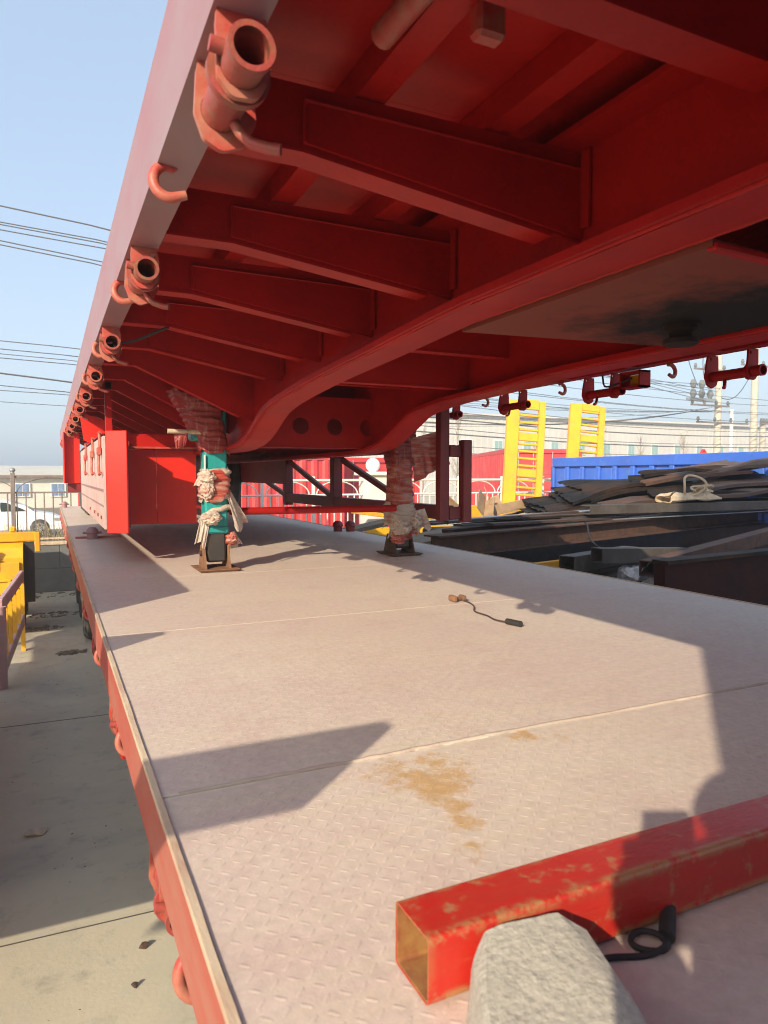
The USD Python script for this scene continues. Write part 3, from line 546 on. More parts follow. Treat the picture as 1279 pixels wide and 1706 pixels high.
# toolbox
TX0, TX1, TY0, TY1, TZ0, TZ1 = 0.30, 0.92, 4.62, 8.0, -0.335, 0.235
tb = obj('toolbox', MB().box(TX0, TX0 + 0.012, TY0, TY1, TZ0, TZ1), pale_side, ut, label='pale dusty side panel of the toolbox')
obj('toolbox_front', MB().box(TX0 + 0.16, 0.655, 4.98, 4.99, TZ0, 0.165), red_bright, tb)
obj('toolbox_front', MB().box(0.658, TX1, 4.98, 4.99, TZ0, 0.165), red_bright, tb)
obj('toolbox_front', MB().box(TX0 + 0.135, TX0 + 0.158, 4.70, 4.99, TZ0, 0.21), maroon, tb)
dr = MB(); dr.obox((0.315, 4.58, -0.046), (0.428, 4.50, -0.046), 0.02, 0.62, c=0.003); obj('toolbox_door', dr, red_bright, tb)
obj('toolbox_header', MB().box(TX0 + 0.13, TX1 + 0.2, 4.95, 4.975, 0.168, 0.262), red, tb)
obj('toolbox_header', MB().box(TX0 + 0.14, TX1 + 0.2, 4.90, 4.949, 0.172, 0.184), red_hw, tb)
obj('toolbox_top', MB().box(TX0 + 0.013, TX1 + 0.2, 4.95, TY1, 0.2625, 0.27), red, tb)
obj('toolbox_floor', MB().box(TX0 + 0.013, TX1, 4.99, TY1, TZ0, TZ0 + 0.01), red, tb)
obj('toolbox_back', MB().box(TX1 + 0.19, TX1 + 0.20, 4.99, TY1, TZ0, 0.26), red, tb)
rb = MB().box(TX0 - 0.004, TX0 - 0.0005, TY0 + 0.05, TY1, -0.105, -0.09); obj('pressed_rib', rb, red_faded, tb)
rb = MB().box(TX0 - 0.004, TX0 - 0.0005, TY0 + 0.05, TY1, -0.20, -0.19); obj('pressed_rib', rb, red_faded, tb)
for yl in (4.75, 5.55, 6.6):
    la = MB(); la.tube([(TX0 - 0.012, yl, 0.26), (TX0 - 0.012, yl, 0.17), (TX0 - 0.02, yl, 0.10), (TX0 - 0.022, yl - 0.01, 0.04), (TX0 - 0.02, yl - 0.05, 0.0), (TX0 - 0.012, yl - 0.09, 0.01)], 0.009, 8)
    la.box(TX0 - 0.03, TX0 - 0.002, yl - 0.03, yl + 0.03, 0.12, 0.17, 0.006); la.cyl((TX0 - 0.012, yl - 0.05, 0.262), (TX0 - 0.012, yl + 0.06, 0.262), 0.008, 8)
    obj('latch', la, red_hw, tb, smooth=40)
for yl in (4.85, 5.2, 5.6, 6.2): obj('rivet', MB().box(TX0 - 0.008, TX0 - 0.001, yl, yl + 0.03, -0.285, -0.262, 0.003), red_rust, tb)
obj('toolbox_hanger', MB().box(0.328, 0.366, 4.80, 4.84, 0.27, ZR0 + 0.05), red, ut)
obj('toolbox_hanger', MB().box(0.328, 0.366, 7.2, 7.24, 0.27, ZR0 + 0.05), red, ut)
# guard plates further back
gp = MB(); gp.prism([(0.24, 0.53), (0.50, 0.44), (0.52, 0.30), (0.36, 0.26), (0.27, 0.29)], 'y', 6.5, 6.51); obj('side_guard_plate', gp, red_bright, ut)
fd = MB(); fd.box(0.172, 0.345, 9.5, 9.51, -0.105, 0.52); fd.box(0.162, 0.172, 9.40, 9.9, -0.105, 0.52); fd.box(0.335, 0.345, 9.40, 9.5, -0.105, 0.52); obj('mudguard', fd, red_bright, ut)
obj('mud_flap', MB().box(0.20, 0.40, 9.52, 9.535, -0.22, -0.106), maroon, ut)
for Yw in (10.4, 11.6, 12.7):
    if Yw < 12.5:
        for xa in (0.42, 2.2): wheel(ut, xa, xa + 0.28, Yw, ZD + 0.47, 0.47)
        obj('axle', MB().cyl((0.6, Yw, ZD + 0.47), (2.3, Yw, ZD + 0.47), 0.06, 12), steel_black, ut)

# side rack on the far side
XK = 2.50
pst = lambda x0, x1, y0, y1, z0, z1, nm='rack_post', par=None: obj(nm, MB().box(x0, x1, y0, y1, z0, z1, 0.004), maroon, par or rack)
rack = obj('spare_tyre_rack', MB().box(XK - 0.04, XK + 0.04, 4.22, 7.95, -0.315, -0.215, 0.004), maroon, ut)
obj('rack_rail', MB().box(XK - 0.04, XK + 0.04, 4.6, 10.6, 0.165, 0.215, 0.004), maroon, rack)
obj('rack_rail', MB().box(XK - 0.02, XK + 0.02, 4.6, 10.6, 0.235, 0.26, 0.004), maroon, rack)
pst(XK - 0.045, XK + 0.045, 7.82, 7.92, -0.35, 0.165); pst(XK - 0.045, XK + 0.045, 6.30, 6.40, -0.34, 0.165); pst(XK - 0.05, XK + 0.05, 10.3, 10.45, -0.50, 0.165)
for (ya, za), (yb, zb_) in (((10.1, 0.16), (7.95, -0.24)), ((7.85, 0.16), (6.40, -0.23)), ((6.2, 0.14), (4.8, -0.24))):
    obj('rack_brace', MB().obox((XK, ya, za), (XK, yb, zb_), 0.03, 0.05), maroon, rack)
obj('rack_panel', MB().box(XK - 0.03, XK - 0.018, 7.97, 10.2, -0.11, 0.163), maroon, rack)
pst(2.385, 2.455, 4.14, 4.21, -0.315, 0.60); pst(2.545, 2.61, 4.10, 4.17, -0.325, 0.235)
pst(2.456, 2.544, 4.13, 4.17, 0.12, 0.20, 'rack_rail'); pst(2.456, 2.544, 4.13, 4.17, -0.305, -0.22, 'rack_rail')
# crossbar between the landing legs
obj('leg_cross_shaft', MB().tube([(0.96, 4.15, -0.218), (2.06, 4.17, -0.222)], 0.0225, 20), red, ut, smooth=50)

# ---- landing legs with torn plastic wrap
def wrap(cx, cy, z0, z1, hx, hy, amp, seed, torn=0.02, nt=90, nz=80, prof=None):
    th = np.linspace(0, 2 * PI, nt, endpoint=False); T, U = np.meshgrid(th, np.linspace(0, 1, nz), indexing='ij')
    lowt = torn * noise(np.c_[np.cos(th) * 2.2, np.sin(th) * 2.2, th * 0 + seed], seed); hight = torn * noise(np.c_[np.cos(th) * 2.6, np.sin(th) * 2.6, th * 0 + seed + 9], seed + 1)
    Z = (z0 + lowt)[:, None] * (1 - U) + (z1 + hight)[:, None] * U
    ca, sa = np.cos(T), np.sin(T); e = 0.45
    bx, by = np.sign(ca) * np.abs(ca) ** e * hx, np.sign(sa) * np.abs(sa) ** e * hy
    P = np.stack([bx, by, Z], -1)
    q = P.reshape(-1, 3)
    d = 1 - np.abs(noise(np.c_[q[:, 0] * 9, q[:, 1] * 9, q[:, 2] * 26 + q[:, 0] * 14], seed + 2)) * 1.6
    d2 = noise(np.c_[q[:, 0] * 30, q[:, 1] * 30, q[:, 2] * 70 + q[:, 0] * 30], seed + 3); d3 = noise(q * 7 + seed, seed + 4)
    hel = np.sin(q[:, 2] * 95 + 1.2 * T.reshape(-1) * (1 if seed % 2 else -1) + 5 * noise(q * 6 + seed, seed + 6)); hel2 = np.sin(q[:, 2] * 210 + 2.0 * T.reshape(-1) + 7 * noise(q * 9 - seed, seed + 7))
    disp = (amp * (0.45 * d + 0.2 * d2 + 0.7 * d3) + 0.0045 * (1 - np.abs(hel)) ** 2 + 0.0025 * hel2 * np.abs(d3) * 2).reshape(T.shape)
    s_ = np.ones_like(U) if prof is None else prof(U)
    k = s_ + np.maximum(disp, -0.004) / np.hypot(bx, by)
    ox = 0
    V = np.stack([cx + bx * k, cy + by * k, Z + 0.4 * amp * d2.reshape(T.shape)], -1).reshape(-1, 3)
    f = [(i * nz + j, ((i + 1) % nt) * nz + j, ((i + 1) % nt) * nz + j + 1, i * nz + j + 1) for i in range(nt) for j in range(nz - 1)]
    return V, f
def flap(p0, dirw, dird, w0, w1, L, seed, nu=26, nv=30, crump=0.02):
    """A torn sheet hanging from p0: width direction, drop direction."""
    p0, dirw, dird = (np.array(a, float) for a in (p0, dirw, dird)); nrm = np.cross(dirw, dird)
    U, Vv = np.meshgrid(np.linspace(-0.5, 0.5, nu), np.linspace(0, 1, nv), indexing='ij')
    W = w0 + (w1 - w0) * Vv; Lu = L * (0.8 + 0.30 * noise(np.c_[U[:, 0] * 3.2, U[:, 0] * 0, U[:, 0] * 0 + seed], seed))[:, None]
    q = np.stack([U * 3.5, Vv * 2.0, U * 0 + seed * 0.7], -1).reshape(-1, 3)
    n1 = (np.abs(noise(q * [2.6, 0.7, 1], seed)) - 0.2).reshape(U.shape); n2 = noise(q * 4, seed + 1).reshape(U.shape)
    P = p0 + (U * W)[..., None] * dirw + (Vv * Lu)[..., None] * dird + (crump * (2.2 * n1 + 0.5 * n2) * (0.3 + Vv))[..., None] * nrm
    f = [(i * nv + j, (i + 1) * nv + j, (i + 1) * nv + j + 1, i * nv + j + 1) for i in range(nu - 1) for j in range(nv - 1)]
    return P.reshape(-1, 3), f

def landing_leg(cx, cy, mats, seed, left):
    lg = obj('landing_leg', MB().box(cx - 0.062, cx + 0.062, cy - 0.065, cy + 0.065, -0.325, 0.42, 0.008), teal, ut)
    obj('inner_leg', MB().box(cx - 0.055, cx + 0.055, cy - 0.055, cy + 0.055, -0.50, -0.326, 0.012), steel_black, lg)
    for s_ in (-1, 1):
        ft = MB().prism([(cy - 0.10, ZD + 0.016), (cy + 0.10, ZD + 0.016), (cy + 0.045, -0.405), (cy - 0.045, -0.405)], 'x', cx + s_ * 0.068 - 0.005, cx + s_ * 0.068 + 0.005)
        obj('foot_bracket', ft, rust_foot if left else rusty_dark, lg)
    fp = MB().hull([(cx + sx * a, cy + sy * b, z) for sx in (-1, 1) for sy in (-1, 1) for a, b, z in ((0.100, 0.115, ZD + 0.002), (0.115, 0.13, ZD + 0.014), (0.115, 0.13, ZD + 0.018))])
    obj('foot_plate', fp, rust_foot if left else rusty_dark, lg)
    obj('foot_pin', MB().cyl((cx - 0.085, cy, -0.45), (cx + 0.085, cy, -0.45), 0.016, 12), rusty, lg, smooth=40)
    obj('teal_collar', MB().box(cx - 0.068, cx + 0.068, cy - 0.071, cy + 0.071, -0.335, -0.29, 0.01), teal, lg)
    return lg
L1 = landing_leg(0.853, 4.08, None, 3, True)
obj('plastic_wrap', wrap(0.853, 4.08, -0.185, 0.005, 0.064, 0.068, 0.026, 21, 0.05), plastic_white, L1, smooth=True)
obj('plastic_wrap', wrap(0.853, 4.08, -0.165, -0.03, 0.069, 0.076, 0.026, 41, 0.06), plastic, L1, smooth=True)
v, f = wrap(0.853, 4.08, 0.10, 0.43, 0.068, 0.072, 0.026, 31, 0.05, prof=lambda u: 1.0 + 0.15 * u + 0.75 * u ** 2.2)
v[:, 0] -= 0.10 * np.clip((v[:, 2] - 0.12) / 0.3, 0, 1) ** 1.2; obj('plastic_wrap', (v, f), plastic_dark, L1, smooth=True)
obj('wrap_flap', flap((0.93, 4.02, -0.10), (0.55, 0.6, 0.1), (0.42, 0.1, -0.9), 0.06, 0.20, 0.24, 5), plastic_white, L1, smooth=True)
obj('wrap_flap', flap((0.945, 4.05, -0.33), (0.8, 0.4, 0.1), (0.35, 0.0, -0.8), 0.05, 0.12, 0.11, 8), plastic_white, L1, smooth=True)
obj('wrap_flap', flap((0.79, 4.0, -0.23), (0.9, -0.2, 0.1), (-0.22, -0.05, -0.95), 0.06, 0.07, 0.19, 12), plastic_white, L1, smooth=True)
obj('wrap_flap', flap((0.79, 4.0, 0.015), (0.7, -0.5, 0.3), (-0.5, -0.1, -0.7), 0.07, 0.08, 0.10, 15), plastic_white, L1, smooth=True)
obj('wrap_flap', flap((0.66, 4.0, 0.24), (0.8, -0.3, 0.1), (-0.1, -0.1, -0.95), 0.10, 0.06, 0.10, 18), plastic_dark, L1, smooth=True)
def twist(leg, cx, cy, z, tilt, ph, r0, r, mat, seed):
    a = np.linspace(0, 2 * PI, 70); z_ = z + tilt * np.cos(a + ph) + 0.012 * noise(np.c_[np.cos(a) * 2, np.sin(a) * 2, a * 0 + seed], seed)
    rr = r0 + 0.010 * noise(np.c_[np.cos(a) * 3, np.sin(a) * 3, a * 0 + seed + 3], seed + 1)
    ca, sa = np.cos(a), np.sin(a); e = 0.5
    q = np.c_[cx + np.sign(ca) * np.abs(ca) ** e * rr, cy + np.sign(sa) * np.abs(sa) ** e * rr, z_]
    rad = r * (1 + 0.55 * noise(np.c_[np.cos(a) * 7, np.sin(a) * 7, a * 0 + seed], seed + 2)); m = MB().tube(q, rad, 12, cap=False); v, f = m.mesh()
    v = v + 0.007 * noise(v * 60, seed)[:, None] * np.array([1, 1, 0.5]); obj('twisted_wrap', (v, f), mat, leg, smooth=True)
def tuft(leg, c, rx, rz, mat, seed):
    m = trimesh.creation.icosphere(subdivisions=4, radius=1.0); v = np.array(m.vertices); d = 1 + 0.55 * noise(v * 2.3 + seed, seed) + 0.30 * noise(v * 6 + seed, seed + 1) - 0.35 * np.abs(noise(v * 4 - seed, seed + 2))
    v = v * d[:, None] * np.array([rx, rx, rz]) + np.array(c); obj('wrap_tuft', (v, m.faces), mat, leg, smooth=25)
for (z, tl, ph, r0, r, mt, sd) in ((0.0, 0.012, 0.3, 0.072, 0.011, plastic_white, 3), (-0.235, 0.045, 0.6, 0.072, 0.011, plastic_white, 7)): twist(L1, 0.853, 4.08, z, tl, ph, r0, r, mt, sd)
tuft(L1, (0.80, 4.0, -0.015), 0.038, 0.032, plastic_white, 4); tuft(L1, (0.80, 3.995, -0.085), 0.030, 0.040, plastic_white, 8); tuft(L1, (0.815, 3.99, -0.245), 0.045, 0.030, plastic_white, 12); tuft(L1, (0.94, 4.03, -0.37), 0.026, 0.03, plastic, 16)
obj('crank_handle', MB().tube([(0.80, 4.0, 0.235), (0.60, 4.0, 0.237), (0.59, 4.0, 0.237)], 0.013, 12), edge_pale, L1, smooth=40)
obj('gearbox', MB().box(0.72, 0.80, 4.02, 4.14, 0.19, 0.34, 0.012), teal, L1)
obj('label_strip', MB().box(0.788, 0.792, 4.0, 4.03, -0.01, 0.11), white, L1)
L2 = landing_leg(2.165, 4.32, None, 4, False)
obj('plastic_wrap', wrap(2.165, 4.32, -0.36, 0.16, 0.064, 0.068, 0.022, 51, 0.06, prof=lambda u: 1.05 - 0.05 * u), plastic, L2, smooth=True)
obj('plastic_wrap', wrap(2.165, 4.32, -0.40, -0.24, 0.070, 0.072, 0.034, 61, 0.06, prof=lambda u: 1.12 - 0.1 * u), plastic_white, L2, smooth=True)
for (z, tl, ph, r0, r, mt, sd) in ((-0.22, 0.08, 0.2, 0.072, 0.008, plastic, 27),): twist(L2, 2.165, 4.32, z, tl, ph, r0, r, mt, sd)
tuft(L2, (2.13, 4.22, -0.36), 0.050, 0.05, plastic_white, 34); tuft(L2, (2.24, 4.24, -0.31), 0.040, 0.04, plastic_white, 38); tuft(L2, (2.11, 4.22, -0.42), 0.040, 0.035, plastic, 42)
v, f = wrap(2.165, 4.32, 0.04, 0.36, 0.074, 0.078, 0.02, 71, 0.06, prof=lambda u: 1.0 + 0.2 * u); obj('plastic_wrap', (v, f), plastic_dark, L2, smooth=True)
obj('wrap_flap', flap((2.30, 4.20, 0.27), (0.95, -0.1, 0.25), (0.22, -0.05, -0.95), 0.22, 0.28, 0.30, 25, crump=0.03), plastic, L2, smooth=True)
obj('wrap_flap', flap((2.26, 4.22, -0.24), (0.8, -0.3, 0.2), (0.2, -0.1, -0.9), 0.10, 0.14, 0.16, 29), plastic_white, L2, smooth=True)
for (p_, dw, dd, w0, w1, L_, sd, mt) in (((2.10, 4.235, -0.30), (0.9, -0.2, 0.1), (-0.15, -0.1, -0.95), 0.06, 0.10, 0.14, 63, plastic_white), ((2.20, 4.23, -0.30), (0.9, 0.1, 0.3), (0.25, -0.1, -0.9), 0.07, 0.12, 0.13, 67, plastic), ((2.12, 4.235, 0.02), (0.8, -0.1, -0.4), (-0.05, -0.1, -0.95), 0.05, 0.08, 0.12, 71, plastic)): obj('wrap_flap', flap(p_, dw, dd, w0, w1, L_, sd, crump=0.016), mt, L2, smooth=True)
obj('gearbox', MB().box(2.235, 2.32, 4.26, 4.38, 0.06, 0.24, 0.012), teal, L2)

# ------------------------------------------------------------------ FOREGROUND: tube, stone, leads
zt0, zt1, ty0, ty1, tx0, tx1 = ZD + 0.0045, -0.473, 0.607, 0.683, 0.338, 2.55
tt = thing('square_steel_tube', 'chipped red square steel tube lying across the deck in the foreground', 'steel tube', (1.4, 0.645, ZD))
from shapely.geometry import Polygon
def rrect(a0, a1, b0, b1, r): return sbox(a0 + r, b0 + r, a1 - r, b1 - r).buffer(r, 5)
ring = rrect(ty0, ty1, zt0, zt1, 0.006).difference(rrect(ty0 + 0.0035, ty1 - 0.0035, zt0 + 0.0035, zt1 - 0.0035, 0.004))
obj('tube_wall', MB().prism(rrect(ty0, ty1, zt0, zt1, 0.006).difference(rrect(ty0 + 0.0012, ty1 - 0.0012, zt0 + 0.0012, zt1 - 0.0012, 0.005)), 'x', tx0, tx1), tube_m, tt, smooth=40)
obj('tube_lining', MB().prism(rrect(ty0 + 0.0013, ty1 - 0.0013, zt0 + 0.0013, zt1 - 0.0013, 0.005).difference(rrect(ty0 + 0.0035, ty1 - 0.0035, zt0 + 0.0035, zt1 - 0.0035, 0.004)), 'x', tx0 + 0.001, tx1 - 0.001), tube_in, tt, smooth=40)

def chunk(pts, n_sub, amp, seed, fr=40):
    h = trimesh.convex.convex_hull(np.array(pts, float)); h = h.subdivide_to_size(0.008)
    v = np.array(h.vertices); nn = np.array(h.vertex_normals)
    d = amp * (0.6 * noise(v * fr, seed) + 1.6 * noise(v * fr * 0.35, seed + 1) + 0.3 * noise(v * fr * 3, seed + 2) - 1.2 * np.clip(np.abs(noise(v * fr * 0.6, seed + 4)) - 0.25, 0, 1))
    v = v + nn * d[:, None]; return v, np.array(h.faces)
sp = [(0.388, 0.594, -0.474), (0.425, 0.600, -0.470), (0.484, 0.592, -0.471), (0.500, 0.560, -0.480), (0.475, 0.47, -0.484), (0.44, 0.36, -0.490), (0.30, 0.42, -0.492), (0.342, 0.515, -0.485), (0.368, 0.566, -0.480)]
hp = np.array(sp + [(x + 0.010 * (1 if x > 0.42 else -1), yv + (0.002 if yv > 0.5 else -0.01), ZD + 0.003) for x, yv, z in sp]); hm = trimesh.convex.convex_hull(hp)
mf = manifold3d.Manifold(manifold3d.Mesh(np.array(hm.vertices, np.float32), np.array(hm.faces, np.uint32))); q_ = np.random.default_rng(31)
for i in range(26):                       # knock corners off with small planar breaks
    c_ = hp[q_.integers(0, len(hp))]; d_ = c_ - hp.mean(0); d_ = d_ * [1, 1, 1.6] + q_.normal(0, 0.025, 3); d_ /= np.linalg.norm(d_); mf = mf.trim_by_plane(tuple(-d_), float(-(hp @ d_).max() + q_.uniform(0.002, 0.009)))
mm_ = mf.refine_to_length(0.006).to_mesh(); v = np.array(mm_.vert_properties[:, :3], float); f = np.array(mm_.tri_verts)
v = v + 0.0012 * np.stack([noise(v * 70, 1), noise(v * 70, 2), noise(v * 60, 3)], 1) + 0.0022 * np.stack([noise(v * 22, 4), noise(v * 22, 5), noise(v * 22, 6)], 1)
v[:, 2] = np.maximum(v[:, 2], ZD + 0.002)
tag(obj('concrete_chunk', (v, f), stone, smooth=20), 'rough grey broken concrete chunk resting against the red square tube', 'concrete chunk')

lead = thing('rubber_lead', 'short black rubber lead with a thick plug, looped beside the red tube', 'cable', (0.6, 0.59, ZD))
obj('plug', MB().tube([(0.685, 0.617, -0.535), (0.665, 0.60, -0.537), (0.640, 0.578, -0.54)], [0.0085, 0.0095, 0.0095], 14), rubber, lead, smooth=40)
obj('cord', MB().tube(cable_path([(0.640, 0.578, -0.541), (0.628, 0.568, -0.544), (0.610, 0.574, -0.545), (0.600, 0.592, -0.545), (0.613, 0.603, -0.544), (0.632, 0.594, -0.541), (0.632, 0.572, -0.54), (0.605, 0.571, -0.546), (0.57, 0.583, -0.546), (0.535, 0.592, -0.546), (0.51, 0.600, -0.546)], 70), 0.0036, 8), rubber, lead, smooth=60)
ld2 = thing('tie_wire', 'thin dark wire with a rusty clip lying on the middle of the deck', 'wire', (1.55, 2.3, ZD))
obj('cord', MB().tube(cable_path([(1.60, 2.60, ZD + 0.012), (1.60, 2.52, ZD + 0.006), (1.555, 2.42, ZD + 0.006), (1.52, 2.36, ZD + 0.006), (1.515, 2.26, ZD + 0.006), (1.50, 2.19, ZD + 0.006), (1.51, 2.13, ZD + 0.008), (1.52, 2.085, ZD + 0.012)], 50), 0.003, 7), rusty_dark, ld2, smooth=60)
cl = MB(); cl.box(1.555, 1.575, 2.58, 2.63, ZD + 0.003, ZD + 0.028, 0.004); cl.box(1.60, 1.617, 2.575, 2.62, ZD + 0.003, ZD + 0.028, 0.004); cl.box(1.556, 1.616, 2.595, 2.61, ZD + 0.006, ZD + 0.022, 0.004); obj('clip', cl, rust_foot, ld2)
obj('connector', MB().tube([(1.507, 2.125, ZD + 0.012), (1.523, 2.06, ZD + 0.012)], 0.011, 10), rubber, ld2, smooth=40)

# ------------------------------------------------------------------ GROUND LITTER
for i, (x, yv, s_, nm, lab, m_) in enumerate([(-0.118, 4.50, 0.075, 'wood_chip', 'pale split wood chip on the concrete left of the trailers', edge_pale),
        (0.332, 3.19, 0.022, 'leaf_litter', 'small dark curled leaf on the sunlit concrete', rusty_dark), (0.27, 2.95, 0.013, 'pebble', 'tiny dark pebble on the sunlit concrete near the bottom edge', rusty_dark)]):
    a = R.uniform(0, 3); pts = [(x + s_ * math.cos(a + t) * (1 if k % 2 else 0.55), yv + s_ * 0.55 * math.sin(a + t), ZG + 0.002 + (0.018 if k % 3 else 0.0)) for k, t in enumerate(np.linspace(0, 2 * PI, 9)[:-1])] + [(x, yv, ZG + 0.002), (x + 0.3 * s_, yv, ZG + 0.024)]
    v, f = chunk(pts, 1, 0.003, 5 + i, 60); tag(obj(nm, (v, f), m_, smooth=40), lab, nm.replace('_', ' '))
gm = MB()
for i in range(260):
    x, yv = R.uniform(-1.6, 0.9), R.uniform(2.2, 13.5); s_ = R.uniform(0.003, 0.010)
    gm.hull([(x + s_ * a, yv + s_ * b, ZG + s_ * c) for a, b, c in R.uniform(-1, 1, (7, 3)) * [1, 1, 0.5]])
tag(obj('grit', gm, rusty_dark), 'scattered grit on the concrete yard', 'grit', kind='stuff')
dm = MB()
for (x0, y0, rx, ry) in ((0.02, 11.6, 0.45, 0.22), (-0.15, 10.6, 0.3, 0.15), (0.0, 13.5, 1.2, 0.28), (0.2, 9.0, 0.18, 0.1)):
    for i in range(90):
        a, rr_ = R.uniform(0, 2 * PI), math.sqrt(R.uniform(0, 1)); x, yv = x0 + rx * rr_ * math.cos(a), y0 + ry * rr_ * math.sin(a); s_ = R.uniform(0.015, 0.05)
        dm.hull([(x + s_ * a_, yv + s_ * b, ZG + s_ * c) for a_, b, c in R.uniform(-1, 1, (8, 3)) * [1, 1, 0.4]])
tag(obj('swept_soil', dm, soil), 'low heaps of swept soil on the concrete by the grey block wall', 'soil', kind='stuff')

# ------------------------------------------------------------------ LEFT: block wall, fence, car, building, yellow trailer
bw = thing('block_wall', 'low grey concrete block wall under the brown fence at left', 'wall', (-4, 14, ZG))
for c in range(2):
    x = -9.0 + 0.5 * c
    while x < 2.4:
        obj('wall_block', MB().box(x + 0.004, x + 0.956, 13.9, 14.12, ZG + 0.42 * c + 0.003, ZG + 0.42 * c + 0.415, 0.006), block_grey, bw); x += 0.96
obj('wall_core', MB().box(-9, 2.4, 13.91, 14.11, ZG - 0.4, ZG + 0.83), soil, bw)
obj('coping', MB().box(-9, 2.4, 13.88, 14.14, ZG + 0.841, ZG + 0.90, 0.008), edge_pale, bw)
lf = thing('railing_fence', 'brown steel railing fence with arches on the grey block wall', 'fence', (-4, 14, -1.2))
ZC = ZG + 0.90
obj('rail', MB().box(-9, 2.6, 13.985, 14.015, -0.055, -0.025), fence_dark, lf)
obj('rail', MB().box(-9, 2.6, 13.985, 14.015, -0.335, -0.305), fence_dark, lf)
obj('rail', MB().box(-9, 2.6, 13.985, 14.015, ZC + 0.04, ZC + 0.07), edge_pale, lf)
for k in range(60):
    x = -5.6 + 0.145 * k
    if x < 2.5: obj('baluster', MB().box(x - 0.011, x + 0.011, 13.99, 14.01, ZC + 0.07, -0.335), fence_dark, lf)
for k in range(5):
    x = -0.585 - 2.2 * (k - 1)
    p = MB().box(x - 0.035, x + 0.035, 13.955, 14.045, ZC, 0.03, 0.006); po = obj('fence_post', p, fence_dark, lf)
    b = trimesh.creation.icosphere(subdivisions=2, radius=0.05); c = MB(); c.add(np.array(b.vertices) * [1, 1, 0.8] + [x, 14, 0.08], b.faces); c.cyl((x, 14, 0.03), (x, 14, 0.05), 0.03, 12); obj('post_finial', c, galv, po, smooth=50)
for k in range(7):
    xc = 0.03 - 1.15 * (k - 1)
    obj('arch', MB().tube([(xc + 0.55 * math.cos(a), 14, -0.31 + 0.25 * math.sin(a)) for a in np.linspace(0, PI, 17)], 0.010, 6), fence_dark, lf, smooth=60)
dg = MB()
for i in range(900):
    x, yv = R.uniform(-5, 2.2), R.uniform(14.2, 15.4); h = R.uniform(0.12, 0.5); a = R.uniform(0, 2 * PI); w = 0.012
    z0 = ZC - 0.08; dx, dy = R.normal(0, 0.10, 2)
    dg.add([(x - w * math.cos(a), yv - w * math.sin(a), z0), (x + w * math.cos(a), yv + w * math.sin(a), z0), (x + dx, yv + dy, z0 + h)], [(0, 1, 2)])
tag(obj('dry_grass', dg, dry_grass), 'dry yellow grass on the bank behind the brown fence', 'grass', kind='stuff')
struct('grass_bank', MB().hull([(-9, 14.15, ZC - 0.05), (2.4, 14.15, ZC - 0.05), (-9, 15.6, ZC - 0.1), (2.4, 15.6, ZC - 0.1), (-9, 19, ZG - 0.45), (2.4, 19, ZG - 0.45), (-9, 14.15, ZG - 0.45), (2.4, 14.15, ZG - 0.45)]), soil)

# white car
car = thing('parked_car', 'white saloon car parked beyond the brown fence', 'car', (-1.8, 32, ZG - 0.36))
ZCAR = ZG - 0.36
prof = [(-2.2, 0.30), (-2.25, 0.62), (-2.15, 0.88), (-1.6, 0.98), (-1.05, 1.36), (-0.5, 1.46), (0.25, 1.45), (0.9, 1.22), (1.25, 0.98), (1.9, 0.86), (2.25, 0.70), (2.32, 0.48), (2.28, 0.28)]
CX = -1.8
body = MB()
def car_side(p, w): return [(CX + a, 32 + w, ZCAR + b) for a, b in p]
pg = Polygon(prof).buffer(0.04, 3).buffer(-0.04, 3)
for cxw in (-1.38, 1.42): pg = pg.difference(Point(cxw, 0.33).buffer(0.36, 10))
cb = MB().prism(pg, 'y', -0.86, 0.86); v, f = cb.mesh(); zrel = v[:, 2]
v[:, 1] *= np.where(zrel > 0.95, 1 - 0.28 * (zrel - 0.95), 1.0); v = v + [CX, 32, ZCAR]
cbp = obj('car_body', (v, f), white_gloss, car, smooth=30)
for nm, poly in (('side_window', [(-0.95, 1.02), (-0.78, 1.30), (-0.40, 1.38), (0.0, 1.38), (0.0, 1.02)]), ('side_window', [(0.06, 1.02), (0.06, 1.375), (0.25, 1.36), (0.80, 1.12), (0.95, 1.02)]), ('side_window', [(-1.42, 1.02), (-1.05, 1.24), (-0.98, 1.02)])):
    m = MB().prism([(CX + a, ZCAR + b) for a, b in poly], 'y', 32 - 0.868, 32 - 0.80); obj(nm, m, glass_dark, cbp)
ws = MB().hull([(CX + 0.42, 32 + s_ * 0.66, ZCAR + 1.40) for s_ in (-1, 1)] + [(CX + 1.2, 32 + s_ * 0.74, ZCAR + 1.02) for s_ in (-1, 1)] + [(CX + 0.44, 32 + s_ * 0.66, ZCAR + 1.425) for s_ in (-1, 1)] + [(CX + 1.22, 32 + s_ * 0.74, ZCAR + 1.045) for s_ in (-1, 1)])
obj('windscreen', ws, glass_dark, cbp)
obj('headlight', MB().box(CX + 1.95, CX + 2.24, 31.1, 31.14, ZCAR + 0.62, ZCAR + 0.74, 0.02), galv, cbp)
